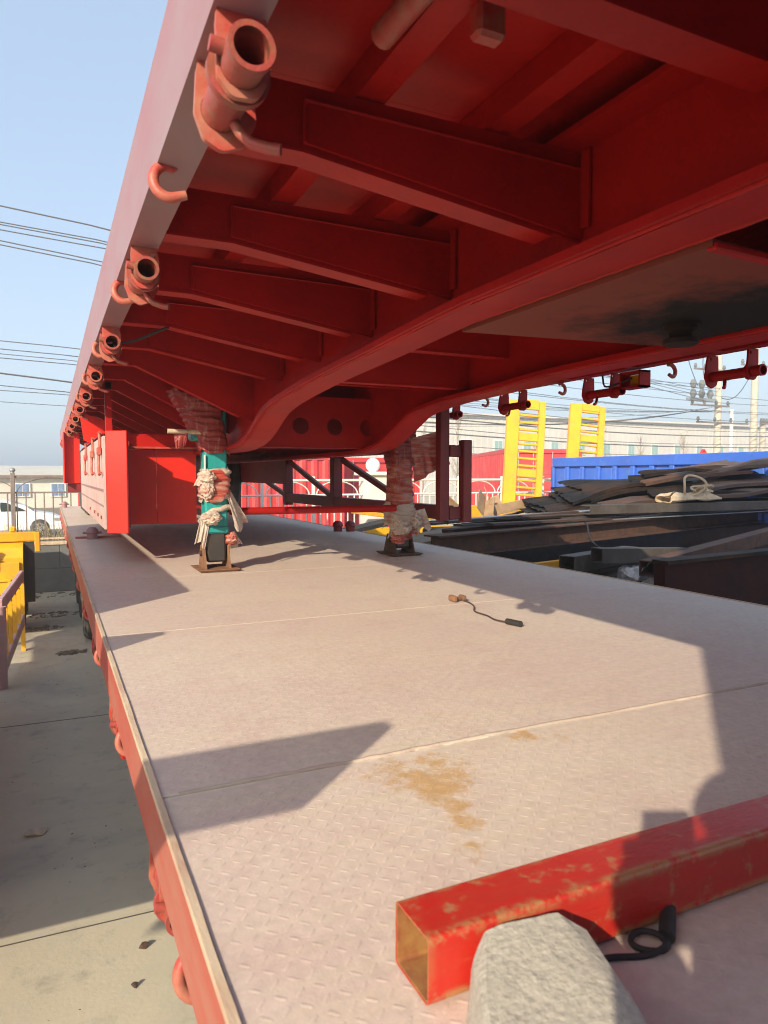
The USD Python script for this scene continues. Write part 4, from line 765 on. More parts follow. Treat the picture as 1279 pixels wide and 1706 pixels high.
for cxw in (-1.38, 1.42):
    for s_ in (-1, 1):
        y0 = 32 + s_ * 0.76; m = trimesh.creation.revolve(np.array([(0.20, -0.09), (0.30, -0.10), (0.33, -0.07), (0.33, 0.07), (0.30, 0.10), (0.20, 0.09)]), sections=28); v = np.array(m.vertices)
        w_ = obj('wheel', (np.c_[v[:, 0] + CX + cxw, v[:, 2] + y0, v[:, 1] + ZCAR + 0.33], m.faces), tyre_m, car, smooth=40)
        hub = MB()
        for q in range(6):
            a = q * PI / 3; hub.obox((CX + cxw, y0 - 0.08, ZCAR + 0.33), (CX + cxw + 0.21 * math.cos(a), y0 - 0.08, ZCAR + 0.33 + 0.21 * math.sin(a)), 0.03, 0.06, up=(0, 1, 0))
        obj('rim', hub, galv, w_)

def far_building(name, label, x0, x1, y0, y1, z0, z1, roof_h, wall_m, roofm, wins, win_m, rib=0.0):
    b = thing(name, label, 'building', ((x0 + x1) / 2, y0, z0))
    w = MB()
    if rib:
        xs = np.arange(x0, x1, rib)
        for x in xs: w.box(x, x + rib * 0.5, y0 - 0.05, y0, z0 + 0.5, z1)
    w.box(x0, x1, y0 - 0.001 if not rib else y0, y1, z0, z1); wp = obj('wall', w, wall_m, b)
    r_ = MB().hull([(x0 - 0.4, y0 - 0.5, z1), (x1 + 0.4, y0 - 0.5, z1), (x0 - 0.4, (y0 + y1) / 2, z1 + roof_h), (x1 + 0.4, (y0 + y1) / 2, z1 + roof_h), (x0 - 0.4, y1 + 0.5, z1), (x1 + 0.4, y1 + 0.5, z1), (x0 - 0.4, y0 - 0.5, z1 + 0.15), (x1 + 0.4, y0 - 0.5, z1 + 0.15)])
    obj('roof', r_, roofm, b); obj('gutter', MB().box(x0 - 0.4, x1 + 0.4, y0 - 0.66, y0 - 0.52, z1 - 0.1, z1 + 0.08), fence_dark if not rib else wall_m, b)
    for (a, c, d, e) in wins:
        fr = obj('window', MB().box(a - 0.08, c + 0.08, y0 - 0.14, y0 - 0.06, d - 0.08, e + 0.08), white, b); m = MB(); n_ = max(2, int((c - a) / 0.8))
        for q in range(n_): m.box(a + (c - a) * q / n_ + 0.03, a + (c - a) * (q + 1) / n_ - 0.03, y0 - 0.17, y0 - 0.141, d, e)
        obj('pane', m, win_m, fr)
    return b
far_building('long_low_building', 'long cream single-storey building with a pale roof beyond the white car', -46, 16, 60, 74, ZG - 0.45, -0.10, 0.85, cream, roof_m,
             [(x, x + 0.95, -1.62, -0.72) for x in (-44 + 2.45 * k for k in range(22)) if x < 9.5], win_blue)
far_building('grey_warehouse', 'long pale grey metal warehouse with small teal windows behind the blue truck', 30, 150, 72, 100, ZG - 0.45, 7.15, 1.2, grey_clad, roof_m,
             [(x, x + 1.15, 2.6, 4.1) for x in (36 + 4.3 * k for k in range(24))], win_teal, rib=0.9)

# yellow trailer at the left edge
yt = thing('low_trailer', 'yellow trailer with black mudguard at the left edge beside a faded pink ramp frame', 'trailer', (-1.6, 10.4, ZG))
obj('rear_crossbar', MB().box(-2.9, -0.13, 10.15, 10.25, -0.86, -0.74, 0.01), orange, yt)
obj('crossbar_lug', MB().box(-0.48, -0.40, 10.16, 10.24, -0.74, -0.665, 0.02), yellow, yt); obj('crossbar_end', MB().box(-0.19, -0.125, 10.13, 10.27, -1.0, -0.74, 0.01), orange, yt)
obj('mudguard', MB().prism([(9.98, -1.62), (9.98, -1.05), (10.06, -0.93), (10.2, -0.865), (11.4, -0.865), (11.4, -1.0), (10.25, -1.02), (10.12, -1.1), (10.06, -1.62)], 'x', -1.9, -0.325), yellow, yt)
obj('panel', MB().box(-1.9, -0.36, 9.94, 9.975, -1.78, -1.10, 0.01), yellow, yt); 
for (x0, x1, z0, z1) in ((-1.85, -0.46, -1.34, -1.31), (-1.85, -0.56, -1.50, -1.47), (-0.50, -0.46, -1.75, -1.34)): obj('pressed_rib', MB().box(x0, x1, 9.915, 9.938, z0, z1, 0.006), yellow, yt)
obj('red_bracket', MB().box(-1.9, -0.62, 9.90, 9.97, -1.02, -0.93, 0.01), red, yt); obj('red_bracket', MB().box(-0.70, -0.63, 9.88, 9.96, -1.18, -1.02, 0.01), red, yt)
wheel(yt, -0.62, -0.335, 10.75, ZG + 0.46, 0.46, yellow); wheel(yt, -0.62, -0.335, 11.9, ZG + 0.46, 0.46, yellow)
flp = MB().prism([(10.18, -0.87), (10.32, -0.89), (10.36, -1.2), (10.33, -1.62), (10.22, -1.66), (10.16, -1.3)], 'x', -0.318, -0.20); obj('rubber_flap', flp, rubber, yt)
obj('bed', MB().box(-2.9, -0.5, 10.3, 13.3, -1.1, -0.95, 0.02), yellow, yt)
pf = thing('ramp_frame', 'faded pink steel ramp frame standing before the yellow trailer', 'ramp', (-0.45, 8, ZG))
obj('frame_post', MB().tube([(-0.475, 7.78, ZG), (-0.475, 7.78, -1.29)], 0.062, 18), pink_frame, pf, smooth=50)
obj('frame_rail', MB().obox((-0.465, 7.80, -1.285), (-0.325, 9.35, -1.20), 0.05, 0.13, c=0.008), pink_frame, pf)
obj('frame_rail', MB().obox((-0.465, 7.80, -1.95), (-0.325, 9.35, -1.72), 0.05, 0.13, c=0.008), pink_frame, pf)
obj('frame_post', MB().obox((-0.325, 9.36, ZG), (-0.325, 9.36, -1.15), 0.05, 0.06, up=(0, 1, 0)), yellow, pf)
for k in range(4):
    a = 0.2 + 0.2 * k; x, yv = -0.465 + 0.14 * a, 7.8 + 1.55 * a; obj('frame_rung', MB().box(x - 0.02, x + 0.02, yv - 0.02, yv + 0.02, -1.9 + 0.2 * a, -1.30), yellow, pf)

# neighbouring trailer that throws the shadows on the deck's left edge (outside the frame)
nt = thing('parked_trailer', 'red parked trailer standing close along the left of the stacked trailers', 'trailer', (-1.7, 4, ZG))
for x0 in (-0.54, -3.0): obj('side_band', MB().box(x0, x0 + 0.04, 2.37, 7.55, -0.32, 0.158, 0.006), red_side, nt)
for yv in (2.45, 4.1, 5.8, 7.45):
    for x in (-0.60, -2.92): obj('stake_post', MB().box(x - 0.035, x + 0.035, yv - 0.04, yv + 0.04, -1.2, 0.10), red, nt)
obj('low_bed', MB().box(-3.0, -0.6, 2.50, 7.5, -1.38, -1.2, 0.01), red, nt)
obj('front_plate', MB().box(-1.6, -0.5, 1.72, 1.76, -0.42, 0.0), red_side, nt)
obj('front_beam', MB().box(-2.9, -0.5, 0.29, 0.33, 0.008, 0.203), red_side, nt)
for x in (-2.2, -1.45): obj('front_beam_arm', MB().obox((x, 0.33, 0.10), (x, 1.72, -0.30), 0.08, 0.12), red, nt); obj('front_plate_arm', MB().obox((x, 1.72, -0.30), (x, 2.52, -1.28), 0.08, 0.12), red, nt)
for yv in (3.6, 4.9, 6.2):
    for xa in (-2.9, -1.05): wheel(nt, xa, xa + 0.3, yv, ZG + 0.36, 0.36)
obj('landing_leg', MB().box(-1.5, -1.36, 2.7, 2.84, ZG, -1.38), teal, nt); obj('landing_leg', MB().box(-2.3, -2.16, 2.7, 2.84, ZG, -1.38), teal, nt)

# container stack behind the photographer
def container(name, label, x0, y0, z0, L, W, hh, mat, yaw=0.0, doors_at='front', group=None):
    """Long side along local +y from (x0, y0), near end at y0, width along +x, turned by yaw about the near left corner."""
    c = thing(name, label, 'container', (x0, y0, z0), group)
    ca, sa = math.cos(yaw), math.sin(yaw)
    def tr(mb):
        v, f = mb.mesh(); return np.c_[x0 + ca * v[:, 0] - sa * v[:, 1], y0 + sa * v[:, 0] + ca * v[:, 1], v[:, 2] + z0], f
    # corrugated sides
    def corr(n, length):
        per, d = 0.28, 0.036; pts = []
        k = int(length / per)
        for i in range(k):
            s0 = i * length / k; q = length / k; pts += [(s0, 0), (s0 + 0.30 * q, 0), (s0 + 0.5 * q, d), (s0 + 0.80 * q, d)]
        pts.append((length, 0)); return pts
    for side in (0, 1):
        P = corr(0, L - 0.24); v = []
        for s_, d in P:
            xx_ = 0.02 + d if side == 0 else W - 0.02 - d; v += [(xx_, 0.12 + s_, 0.16), (xx_, 0.12 + s_, hh - 0.12)]
        f = [(2 * i, 2 * i + 2, 2 * i + 3, 2 * i + 1)[::(-1 if side == 0 else 1)] for i in range(len(P) - 1)]
        obj('side_wall', tr(MB().add(v, f)), mat, c)
    obj('roof', tr(MB().box(0.03, W - 0.03, 0.05, L - 0.05, hh - 0.10, hh - 0.03)), mat, c); obj('floor', tr(MB().box(0.03, W - 0.03, 0.05, L - 0.05, 0.12, 0.17)), mat, c)
    for x in (0.0, W - 0.13):
        for yy_ in (0.0, L - 0.13): obj('corner_post', tr(MB().box(x, x + 0.13, yy_, yy_ + 0.13, 0, hh, 0.006)), mat, c)
        obj('side_rail', tr(MB().box(x + 0.01, x + 0.10, 0.13, L - 0.13, 0, 0.16)), mat, c); obj('side_rail', tr(MB().box(x + 0.02, x + 0.10, 0.13, L - 0.13, hh - 0.12, hh - 0.005)), mat, c)
    for yy_ in (0.0, L - 0.13):
        obj('end_rail', tr(MB().box(0.13, W - 0.13, yy_ + 0.01, yy_ + 0.10, 0, 0.15)), mat, c); obj('end_rail', tr(MB().box(0.13, W - 0.13, yy_ + 0.01, yy_ + 0.10, hh - 0.13, hh - 0.005)), mat, c)
    for q in range(2):
        xa = 0.14 + q * (W - 0.28) / 2; xb = xa + (W - 0.28) / 2 - 0.012
        d = obj('door', tr(MB().box(xa, xb, 0.06, 0.10, 0.155, hh - 0.135)), mat, c)
        for kz in range(5):
            zz_ = 0.3 + kz * (hh - 0.6) / 5; obj('door_panel', tr(MB().box(xa + 0.06, xb - 0.06, 0.035, 0.058, zz_, zz_ + (hh - 0.6) / 5 - 0.09, 0.01)), mat, d)
        for t in (0.28, 0.72):
            xr = xa + (xb - xa) * t; obj('lock_rod', tr(MB().cyl((xr, 0.018, 0.1), (xr, 0.018, hh - 0.08), 0.017, 8)), galv, d)
    obj('end_wall', tr(MB().box(0.13, W - 0.13, L - 0.08, L - 0.04, 0.15, hh - 0.13)), mat, c)
    return c
container('shipping_container', 'blue closed shipping container behind the stacked trailers, lowest of three', -0.672, -6.80, ZG, 6.06, 2.44, 2.59, blue)
container('shipping_container', 'red closed shipping container behind the stacked trailers, middle of three', -0.672, -6.80, ZG + 2.592, 6.06, 2.44, 2.59, cont_red)
container('shipping_container', 'blue closed shipping container behind the stacked trailers, topmost of three', -0.672, -6.80, ZG + 5.184, 6.06, 2.44, 2.59, blue)

# ------------------------------------------------------------------ RIGHT BACKGROUND
wf = thing('railing_fence', 'white steel railing fence with arches in front of the red containers', 'fence', (9, 14, ZG))
for (xa, xb) in ((2.75, 6.12), (6.62, 13.5)):
    for z in (-0.12, -0.43, -1.5): obj('rail', MB().tube([(xa, 14, z), (xb, 14, z)], 0.026 if z > -0.2 else 0.02, 8), fence_white, wf, smooth=50)
    x = xa + 0.08
    while x < xb - 0.05: obj('baluster', MB().box(x - 0.011, x + 0.011, 13.99, 14.01, -1.5, -0.43), fence_white, wf); x += 0.155
for x in (3.9, 5.0, 8.55, 9.75, 10.95, 12.1): obj('fence_post', MB().box(x - 0.03, x + 0.03, 13.97, 14.03, ZG, -0.04, 0.006), fence_white, wf)
for x in (2.85, 3.95, 5.05, 6.62, 7.6, 8.6, 9.6, 10.6, 11.6):
    if 5.6 < x < 6.0: continue
    obj('arch', MB().tube([(x + 0.49 + 0.47 * math.cos(a), 14, -0.43 + 0.285 * math.sin(a)) for a in np.linspace(0, PI, 15)], 0.014, 6), fence_white, wf, smooth=60)
gp_ = thing('gate_pillar', 'white square gate pillar with a round white globe on top', 'pillar', (6.37, 14, ZG))
obj('pillar_shaft', MB().box(6.14, 6.61, 13.78, 14.25, ZG, -0.02, 0.015), white, gp_)
obj('pillar_cap', MB().box(6.06, 6.69, 13.70, 14.33, -0.02, 0.06, 0.015), white, gp_)
b = trimesh.creation.icosphere(subdivisions=3, radius=0.155); gl = MB(); gl.add(np.array(b.vertices) + [6.37, 14, 0.205], b.faces); gl.cyl((6.37, 14, 0.06), (6.37, 14, 0.09), 0.07, 14)
obj('globe', gl, M('white_globe', (0.82, 0.82, 0.80), 0.35), gp_, smooth=50)

container('shipping_container', 'red container with its end doors facing the yard, right of the white gate pillar', 12.35, 17.6, ZG - 0.0, 6.06, 2.35, 2.87, cont_red, yaw=-math.radians(23))
container('shipping_container', 'red container behind the gate pillar, its doors just right of the pillar', 6.75, 17.0, ZG, 6.06, 2.44, 2.55, cont_red, yaw=math.radians(2))
container('shipping_container', 'long red corrugated container behind the white fence, left of the gate pillar', 6.6, 16.2, ZG, 6.06, 2.44, 2.57, cont_red, yaw=math.radians(88))

# yellow trailer behind the scrap, with two raised ladder ramps
y2 = thing('low_trailer', 'yellow low trailer bed behind the scrap steel heap', 'trailer', (9, 12.4, ZG))
obj('bed', MB().box(5.6, 11.8, 11.8, 13.4, -0.80, -0.68, 0.01), yellow, y2); obj('side_beam', MB().box(5.6, 11.8, 11.70, 11.80, -0.86, -0.60, 0.01), yellow, y2)
obj('side_beam', MB().box(5.2, 11.8, 11.75, 11.85, -1.12, -0.98, 0.01), yellow, y2)
for x in (6.3, 7.6, 10.4): wheel(y2, x, x + 0.28, 12.4, ZG + 0.42, 0.42, yellow)
def ramp(label, base, top, w, n):
    r_ = thing('ladder_ramp', label, 'ramp', base, None)
    base, top = np.array(base, float), np.array(top, float); d = (top - base); L = np.linalg.norm(d); d /= L
    sd = np.array([0.93, -0.36, 0.0]); sd -= d * (sd @ d); sd /= np.linalg.norm(sd); nn = np.cross(sd, d)
    def bar(a, b, ww, hh_): return MB().obox(base + sd * a[0] + d * a[1] + nn * 0, base + sd * b[0] + d * b[1], ww, hh_, up=nn, c=0.006)
    wl = w * 0.32
    obj('side_plate', bar((wl / 2, 0), (wl / 2, L), wl, 0.14), yellow, r_); obj('side_plate', bar((w - wl / 4, 0), (w - wl / 4, L), wl / 2, 0.14), yellow, r_)
    for k in range(n + 1):
        t = L * k / n; big = k % 5 == 0
        obj('rung', bar((wl, min(max(t, 0.05), L - 0.05)), (w - wl / 2, min(max(t, 0.05), L - 0.05)), 0.17 if big else 0.045, 0.06), yellow, r_)
    return r_
ramp('taller left yellow ladder ramp standing upright behind the scrap heap', (8.36, 12.0, -0.68), (8.66, 12.25, 1.56), 0.80, 15)
ramp('right yellow ladder ramp standing upright above the blue truck body', (11.02, 13.3, -0.68), (11.45, 13.6, 1.72), 0.86, 15)

# blue truck body
bt = thing('truck_body', 'blue steel truck body with pressed side panels behind the scrap heap', 'truck body', (11.2, 8, ZG))
BX, BY0, BY1, BZ0, BZ1 = 10.0, 2.6, 12.45, -1.15, 0.36
obj('side_skin', MB().box(BX + 0.06, BX + 0.08, BY0, BY1, BZ0, BZ1), blue, bt)
obj('top_rail', MB().box(BX - 0.01, BX + 0.13, BY0, BY1, BZ1 - 0.19, BZ1, 0.01), blue, bt); obj('bottom_rail', MB().box(BX - 0.01, BX + 0.1, BY0, BY1, BZ0, BZ0 + 0.14, 0.01), blue, bt)
n_ = 21; st = (BY1 - BY0) / n_
for k in range(n_ + 1): obj('side_rib', MB().box(BX, BX + 0.06, BY0 + k * st - 0.055, BY0 + k * st + 0.055, BZ0 + 0.14, BZ1 - 0.19, 0.012), blue, bt)
for k in range(n_): obj('side_panel', MB().box(BX + 0.035, BX + 0.0595, BY0 + k * st + 0.10, BY0 + (k + 1) * st - 0.10, BZ0 + 0.2, BZ1 - 0.235, 0.01), blue, bt)
obj('far_side', MB().box(BX + 2.4, BX + 2.46, BY0, BY1, BZ0, BZ1), blue, bt); obj('end_board', MB().box(BX + 0.08, BX + 2.4, BY1 - 0.06, BY1, BZ0, BZ1), blue, bt); obj('end_board', MB().box(BX + 0.08, BX + 2.4, BY0, BY0 + 0.06, BZ0, BZ1), blue, bt)
obj('bed', MB().box(BX + 0.08, BX + 2.4, BY0 + 0.06, BY1 - 0.06, BZ0, BZ0 + 0.06), blue, bt)
for yv in (4.2, 5.5, 11.0):
    for xa in (BX + 0.1, BX + 2.05): wheel(bt, xa, xa + 0.3, yv, ZG + 0.48, 0.48)

# ------------------------------------------------------------------ SCRAP STEEL HEAP
SL = 'scrap steel heap'
def hbeam(label, p, q, w, h, mat, grp=None):
    t = thing('steel_beam', label, 'beam', tuple(np.array(p) - [0, 0, h / 2]))
    p, q = np.array(p, float), np.array(q, float)
    obj('web', MB().obox(p, q, 0.014, h - 0.03), mat, t); obj('flange', MB().obox(p + [0, 0, h / 2 - 0.007], q + [0, 0, h / 2 - 0.007], w, 0.015), mat, t); obj('flange', MB().obox(p - [0, 0, h / 2 - 0.007], q - [0, 0, h / 2 - 0.007], w, 0.015), mat, t)
    return t
hbeam('long rusty steel beam along the front top of the scrap heap', (3.05, 5.45, -0.64), (9.6, 7.15, -0.60), 0.20, 0.20, rusty)
hbeam('dark steel beam just behind and below the long rusty front beam', (3.3, 5.95, -0.90), (9.6, 7.3, -0.88), 0.22, 0.26, steel_black)
hbeam('black steel beam lowest under the long rusty front beam', (3.5, 5.35, -1.22), (9.5, 6.6, -1.20), 0.22, 0.28, steel_black)
def plate(nm, label, cat, corners, th, mat, ripple=0.0, seed=0, n=40, m_=10):
    c = np.array(corners, float); U, V = np.meshgrid(np.linspace(0, 1, n), np.linspace(0, 1, m_), indexing='ij')
    P = ((1 - U) * (1 - V))[..., None] * c[0] + (U * (1 - V))[..., None] * c[1] + (U * V)[..., None] * c[2] + ((1 - U) * V)[..., None] * c[3]
    P[..., 2] += ripple * (0.7 * np.sin(V * 9 * PI) + 1.4 * noise(np.stack([U * 3, V * 2, U * 0 + seed], -1).reshape(-1, 3), seed).reshape(U.shape))
    A = P.reshape(-1, 3); B = A - [0, 0, th]; k = len(A)
    f = [(i * m_ + j, (i + 1) * m_ + j, (i + 1) * m_ + j + 1, i * m_ + j + 1) for i in range(n - 1) for j in range(m_ - 1)]
    g_ = [(a + k, d + k, c_ + k, b_ + k) for a, b_, c_, d in f]
    rim = [i * m_ for i in range(n)] + [(n - 1) * m_ + j for j in range(1, m_)] + [i * m_ + m_ - 1 for i in range(n - 2, -1, -1)] + [j for j in range(m_ - 2, 0, -1)]
    s_ = [(rim[i], rim[i] + k, rim[(i + 1) % len(rim)] + k, rim[(i + 1) % len(rim)]) for i in range(len(rim))]
    return tag(obj(nm, (np.vstack([A, B]), np.array(f + g_ + s_)), mat, smooth=35), label, cat)
# fanned sheets: left tip (x, y, z), right-end z, how far the tip droops, label, material
def sheet(label, x, yv, zl, zr_, droop, depth, mat, seed, xr=9.72, lift=0.14, skew=0.5):
    n, m_ = 54, 22; U, V = np.meshgrid(np.linspace(0, 1, n), np.linspace(0, 1, m_), indexing='ij')
    xt = x + skew * V + 0.10 * noise(np.stack([V * 6, V * 0, V * 0 + seed], -1).reshape(-1, 3), seed).reshape(U.shape) * (1 - U)
    X = xt + (xr - xt) * U; Y = yv + depth * V + 0.06 * noise(np.stack([U * 4, U * 0, U * 0 + seed], -1).reshape(-1, 3), seed + 5).reshape(U.shape)
    Z = zl + (zr_ - zl) * U + lift * V - droop * np.clip(1 - (X - x) / 1.1, 0, 1) ** 2 + 0.011 * np.sin(V * (11 + seed % 4) * PI + 2 * noise(np.stack([U * 2, V * 3, U * 0 + seed], -1).reshape(-1, 3), seed + 3).reshape(U.shape))
    Z = Z + 0.05 * noise(np.stack([U * 3, V * 1.5, U * 0 + seed], -1).reshape(-1, 3), seed + 2).reshape(U.shape)
    A = np.stack([X, Y, Z], -1).reshape(-1, 3); k = len(A); B = A - [0, 0, 0.006]
    f = [(i * m_ + j, (i + 1) * m_ + j, (i + 1) * m_ + j + 1, i * m_ + j + 1) for i in range(n - 1) for j in range(m_ - 1)]; g_ = [(q + k, d + k, c_ + k, b_ + k) for q, b_, c_, d in f]
    # folded front lip
    e = np.array([i * m_ for i in range(n)]); L = np.vstack([A[e], A[e] - [0, -0.004, 0.045]]); h = [(i, i + 1, n + i + 1, n + i) for i in range(n - 1)]
    return tag(obj('metal_sheet', (np.vstack([A, B, L]), np.array(f + g_ + [tuple(2 * k + q for q in t_) for t_ in h])), mat, smooth=25), label, 'metal sheet')
for i, (x, yv, zl, zr_, dr_, lf_, lab) in enumerate([(5.30, 6.62, -0.52, -0.52, 0.02, 0.05, 'lowest dark sheet of the fanned stack on the scrap heap'), (5.36, 6.75, -0.47, -0.48, 0.05, 0.02, 'second dark sheet from the bottom of the fanned stack'),
        (5.50, 6.66, -0.43, -0.42, 0.10, 0.06, 'third dark sheet up in the fanned stack, its tip jutting left'), (5.52, 6.84, -0.36, -0.37, 0.12, 0.03, 'fourth dark sheet up in the fanned stack'), (5.74, 6.70, -0.33, -0.30, 0.14, 0.07, 'fifth dark sheet up in the fanned stack'),
        (5.80, 6.90, -0.25, -0.25, 0.17, 0.04, 'sixth dark sheet up in the fanned stack'), (6.05, 6.78, -0.21, -0.18, 0.18, 0.06, 'seventh dark sheet, next to the top of the fanned stack'), (6.15, 6.95, -0.13, -0.10, 0.20, 0.03, 'topmost dark sheet of the fanned stack, its left tip highest')]):
    sheet(lab, x, yv, zl, zr_, dr_, 1.2 + 0.15 * (i % 3), sheet_dark, 60 + 7 * i, lift=lf_, skew=0.35 + 0.25 * (i % 3))
sheet('grey folded sheet tilted on top of the fanned stack', 6.75, 6.42, -0.30, -0.22, 0.02, 0.95, sheet_dark, 131, lift=0.26, skew=0.45)
sheet('uppermost brown sheet rising to the right on the scrap heap', 7.9, 6.9, -0.08, 0.14, 0.06, 0.9, sheet_brown, 133, lift=0.06, skew=-0.2)
sheet('brown sheet under the uppermost brown sheet at right', 7.5, 6.5, -0.20, -0.10, 0.03, 0.8, sheet_brown, 135, lift=0.10, skew=0.1)
for i, (x, yv, zl, zr_, xr_, lab, mt) in enumerate([(6.9, 6.75, -0.10, 0.02, 9.0, 'narrow rusty sheet strip lying over the topmost dark sheet', rusty), (7.3, 7.2, 0.0, 0.10, 9.7, 'narrow dark sheet strip behind the rope loop', sheet_dark), (8.3, 6.75, 0.02, 0.20, 9.75, 'short brown sheet strip highest at the right of the heap', sheet_brown), (5.9, 6.45, -0.37, -0.30, 7.6, 'narrow black sheet strip in front of the fanned stack', rusty_dark), (7.6, 6.35, -0.29, -0.20, 9.72, 'long brown sheet strip just behind the grey channel', sheet_brown)]):
    sheet(lab, x, yv, zl, zr_, 0.05, 0.28, mt, 171 + 6 * i, xr=xr_, lift=0.03, skew=0.2)
for i in range(14):
    x0 = 3.2 + R.uniform(0, 2.2); x1 = min(9.6, x0 + R.uniform(2.5, 5.5)); yb_ = 5.55 + 0.26 * (x0 - 3) * 0.9 + R.uniform(0, 0.5); z0 = -0.525 + R.uniform(0, 0.07) + (0.03 if i % 2 else 0); z1 = z0 + R.uniform(-0.02, 0.06)
    if i >= 9: z0, z1, yb_ = -0.98 + R.uniform(-0.06, 0.06), -0.96 + R.uniform(-0.06, 0.06), 4.9 + R.uniform(0, 0.5) + 0.2 * (x0 - 3)
    xm = (x0 + x1) / 2; w_, h_ = R.uniform(0.05, 0.13), R.uniform(0.012, 0.04); st_ = MB(); st_.obox((x0, yb_, z0), (xm, yb_ + 0.13 * (x1 - x0) + R.uniform(-.05, .05), (z0 + z1) / 2 + R.uniform(-.02, .03)), w_, h_); st_.obox((xm - 0.02, yb_ + 0.13 * (x1 - x0), (z0 + z1) / 2), (x1, yb_ + 0.26 * (x1 - x0), z1), w_, h_)
    tag(obj('steel_strip', st_, (rusty, galv_dull, sheet_dark, rusty_dark, sheet_brown)[i % 5]), 'long thin bent steel strip lying loose among the beams of the scrap heap', 'steel strip', 'loose steel strips in the scrap heap')
plate('metal_sheet', 'pale galvanised sheet lying flat in front of the fanned stack', 'metal sheet', [(4.75, 6.2, -0.53), (8.9, 6.25, -0.475), (9.1, 6.9, -0.46), (5.0, 6.85, -0.52)], 0.012, galv, 0.004, 37)
ch = thing('steel_channel', 'grey galvanised channel lying along the front of the scrap heap below the rope', 'channel', (7.4, 6.2, -0.42))
obj('channel_web', MB().obox((5.45, 6.12, -0.395), (9.55, 6.25, -0.405), 0.012, 0.10), galv_dull, ch); obj('channel_flange', MB().obox((5.45, 6.20, -0.350), (9.55, 6.33, -0.360), 0.15, 0.012), galv_dull, ch); obj('channel_flange', MB().obox((5.45, 6.20, -0.442), (9.55, 6.33, -0.452), 0.15, 0.012), galv_dull, ch)
for i, (p, q, lab) in enumerate([((3.9, 6.2, -0.47), (5.9, 6.5, -0.44), 'thin grey steel strip at the left end of the scrap heap'), ((3.5, 5.95, -0.555), (5.2, 6.2, -0.50), 'thin rusty steel strip at the left end of the scrap heap')]):
    tag(obj('steel_strip', MB().obox(p, q, 0.16, 0.04, c=0.004), galv if i == 0 else rusty), lab, 'steel strip')
def angle(label, c, L, yaw, tilt, w=0.16):
    t = thing('angle_offcut', label, 'steel offcut', c); ca, sa = math.cos(yaw), math.sin(yaw); d = np.array([ca, sa, math.sin(tilt)]); n1 = np.array([-sa, ca, 0.15]); p = np.array(c, float)
    up = np.array([-0.4 * sa, 0.4 * ca, 1.0])
    obj('leg', MB().obox(p, p + d * L, w, 0.012, up=up), tan_steel, t); obj('leg', MB().obox(p + up * w / 2 + n1 * w / 2, p + d * L + up * w / 2 + n1 * w / 2, 0.012, w, up=up), tan_steel, t)
angle('tan steel offcut standing at the left end of the offcut row', (5.05, 8.1, -0.60), 0.36, 2.1, 0.9); angle('tan steel offcut leaning second from the left in the offcut row', (5.45, 8.15, -0.60), 0.34, 0.9, 0.8)
angle('tan box-shaped steel offcut lying flat right of the leaning ones', (5.5, 7.9, -0.56), 0.62, 0.15, 0.12, 0.14); angle('tan steel offcut tilted up third in the offcut row', (5.75, 8.3, -0.56), 0.3, 1.3, 0.9)
tr_ = thing('timber_trestle', 'weathered timber trestle table behind the right landing leg', 'trestle', (4.2, 7.2, ZG))
obj('table_top', MB().obox((2.95, 6.6, -0.80), (5.6, 7.9, -0.62), 0.5, 0.06), wood, tr_)
for (x, yv) in ((3.9, 7.1), (5.2, 7.75), (3.2, 6.75)): obj('leg', MB().box(x - 0.06, x + 0.06, yv - 0.06, yv + 0.06, ZG, -0.78), wood, tr_)
tag(obj('timber_plank', MB().obox((3.05, 7.9, -0.72), (4.9, 8.7, -0.52), 0.25, 0.05), wood), 'long pale timber plank lying behind the timber trestle', 'plank')
# supports under the heap
for i, (x, yv) in enumerate(((3.9, 5.9), (6.4, 6.3), (9.0, 6.9))):
    tag(obj('timber_block', MB().box(x - 0.18, x + 0.18, yv - 0.5, yv + 0.9, ZG, -1.36, 0.02), wood), ['timber block under the left end of the heap of beams', 'timber block under the middle of the heap of beams', 'timber block under the right end of the heap of beams'][i], 'timber block')
tag(obj('steel_bundle', MB().box(4.6, 9.6, 6.9, 8.5, ZG, -0.72, 0.03), rusty_dark), 'dark bundle of stacked steel under the fanned sheets', 'steel bundle')
for i, (p, q, s_, lab, mt) in enumerate([((4.15, 4.95, -0.80), (5.3, 5.35, -0.80), 0.15, 'grey square tube end jutting left below the long beam', galv_dull), ((4.40, 4.85, -0.72), (5.6, 4.95, -0.78), 0.13, 'open grey rectangular tube tilted on the other tube end', galv_dull), ((4.75, 4.6, -0.83), (9.2, 5.9, -0.60), 0.14, 'long rusty square tube running right below the long beam', rusty),
        ((3.4, 4.9, -0.93), (4.9, 5.4, -0.92), 0.07, 'thin rusty tube below the grey tube ends', rusty), ((3.3, 5.15, -0.86), (5.0, 5.55, -0.86), 0.06, 'thin orange-painted tube between the beams', orange)]):
    t = thing('steel_tube', lab, 'steel tube', p); pv, qv = np.array(p, float), np.array(q, float); d = (qv - pv) / np.linalg.norm(qv - pv); sd = np.cross(d, [0, 0, 1]); sd /= np.linalg.norm(sd)
    for nm, o, w_, h_ in (('wall', sd * s_ / 2, 0.008, s_), ('wall', -sd * s_ / 2, 0.008, s_), ('wall', np.array([0, 0, s_ / 2 - .004]), s_ - 0.01, 0.008), ('wall', np.array([0, 0, -s_ / 2 + .004]), s_ - 0.01, 0.008)): obj(nm, MB().obox(pv + o, qv + o, w_, h_), mt, t)
sb = thing('rusty_barrier', 'tall dark rusty steel side panel standing by the lower deck edge below the heap', 'steel panel', (4.9, 3.9, ZG))
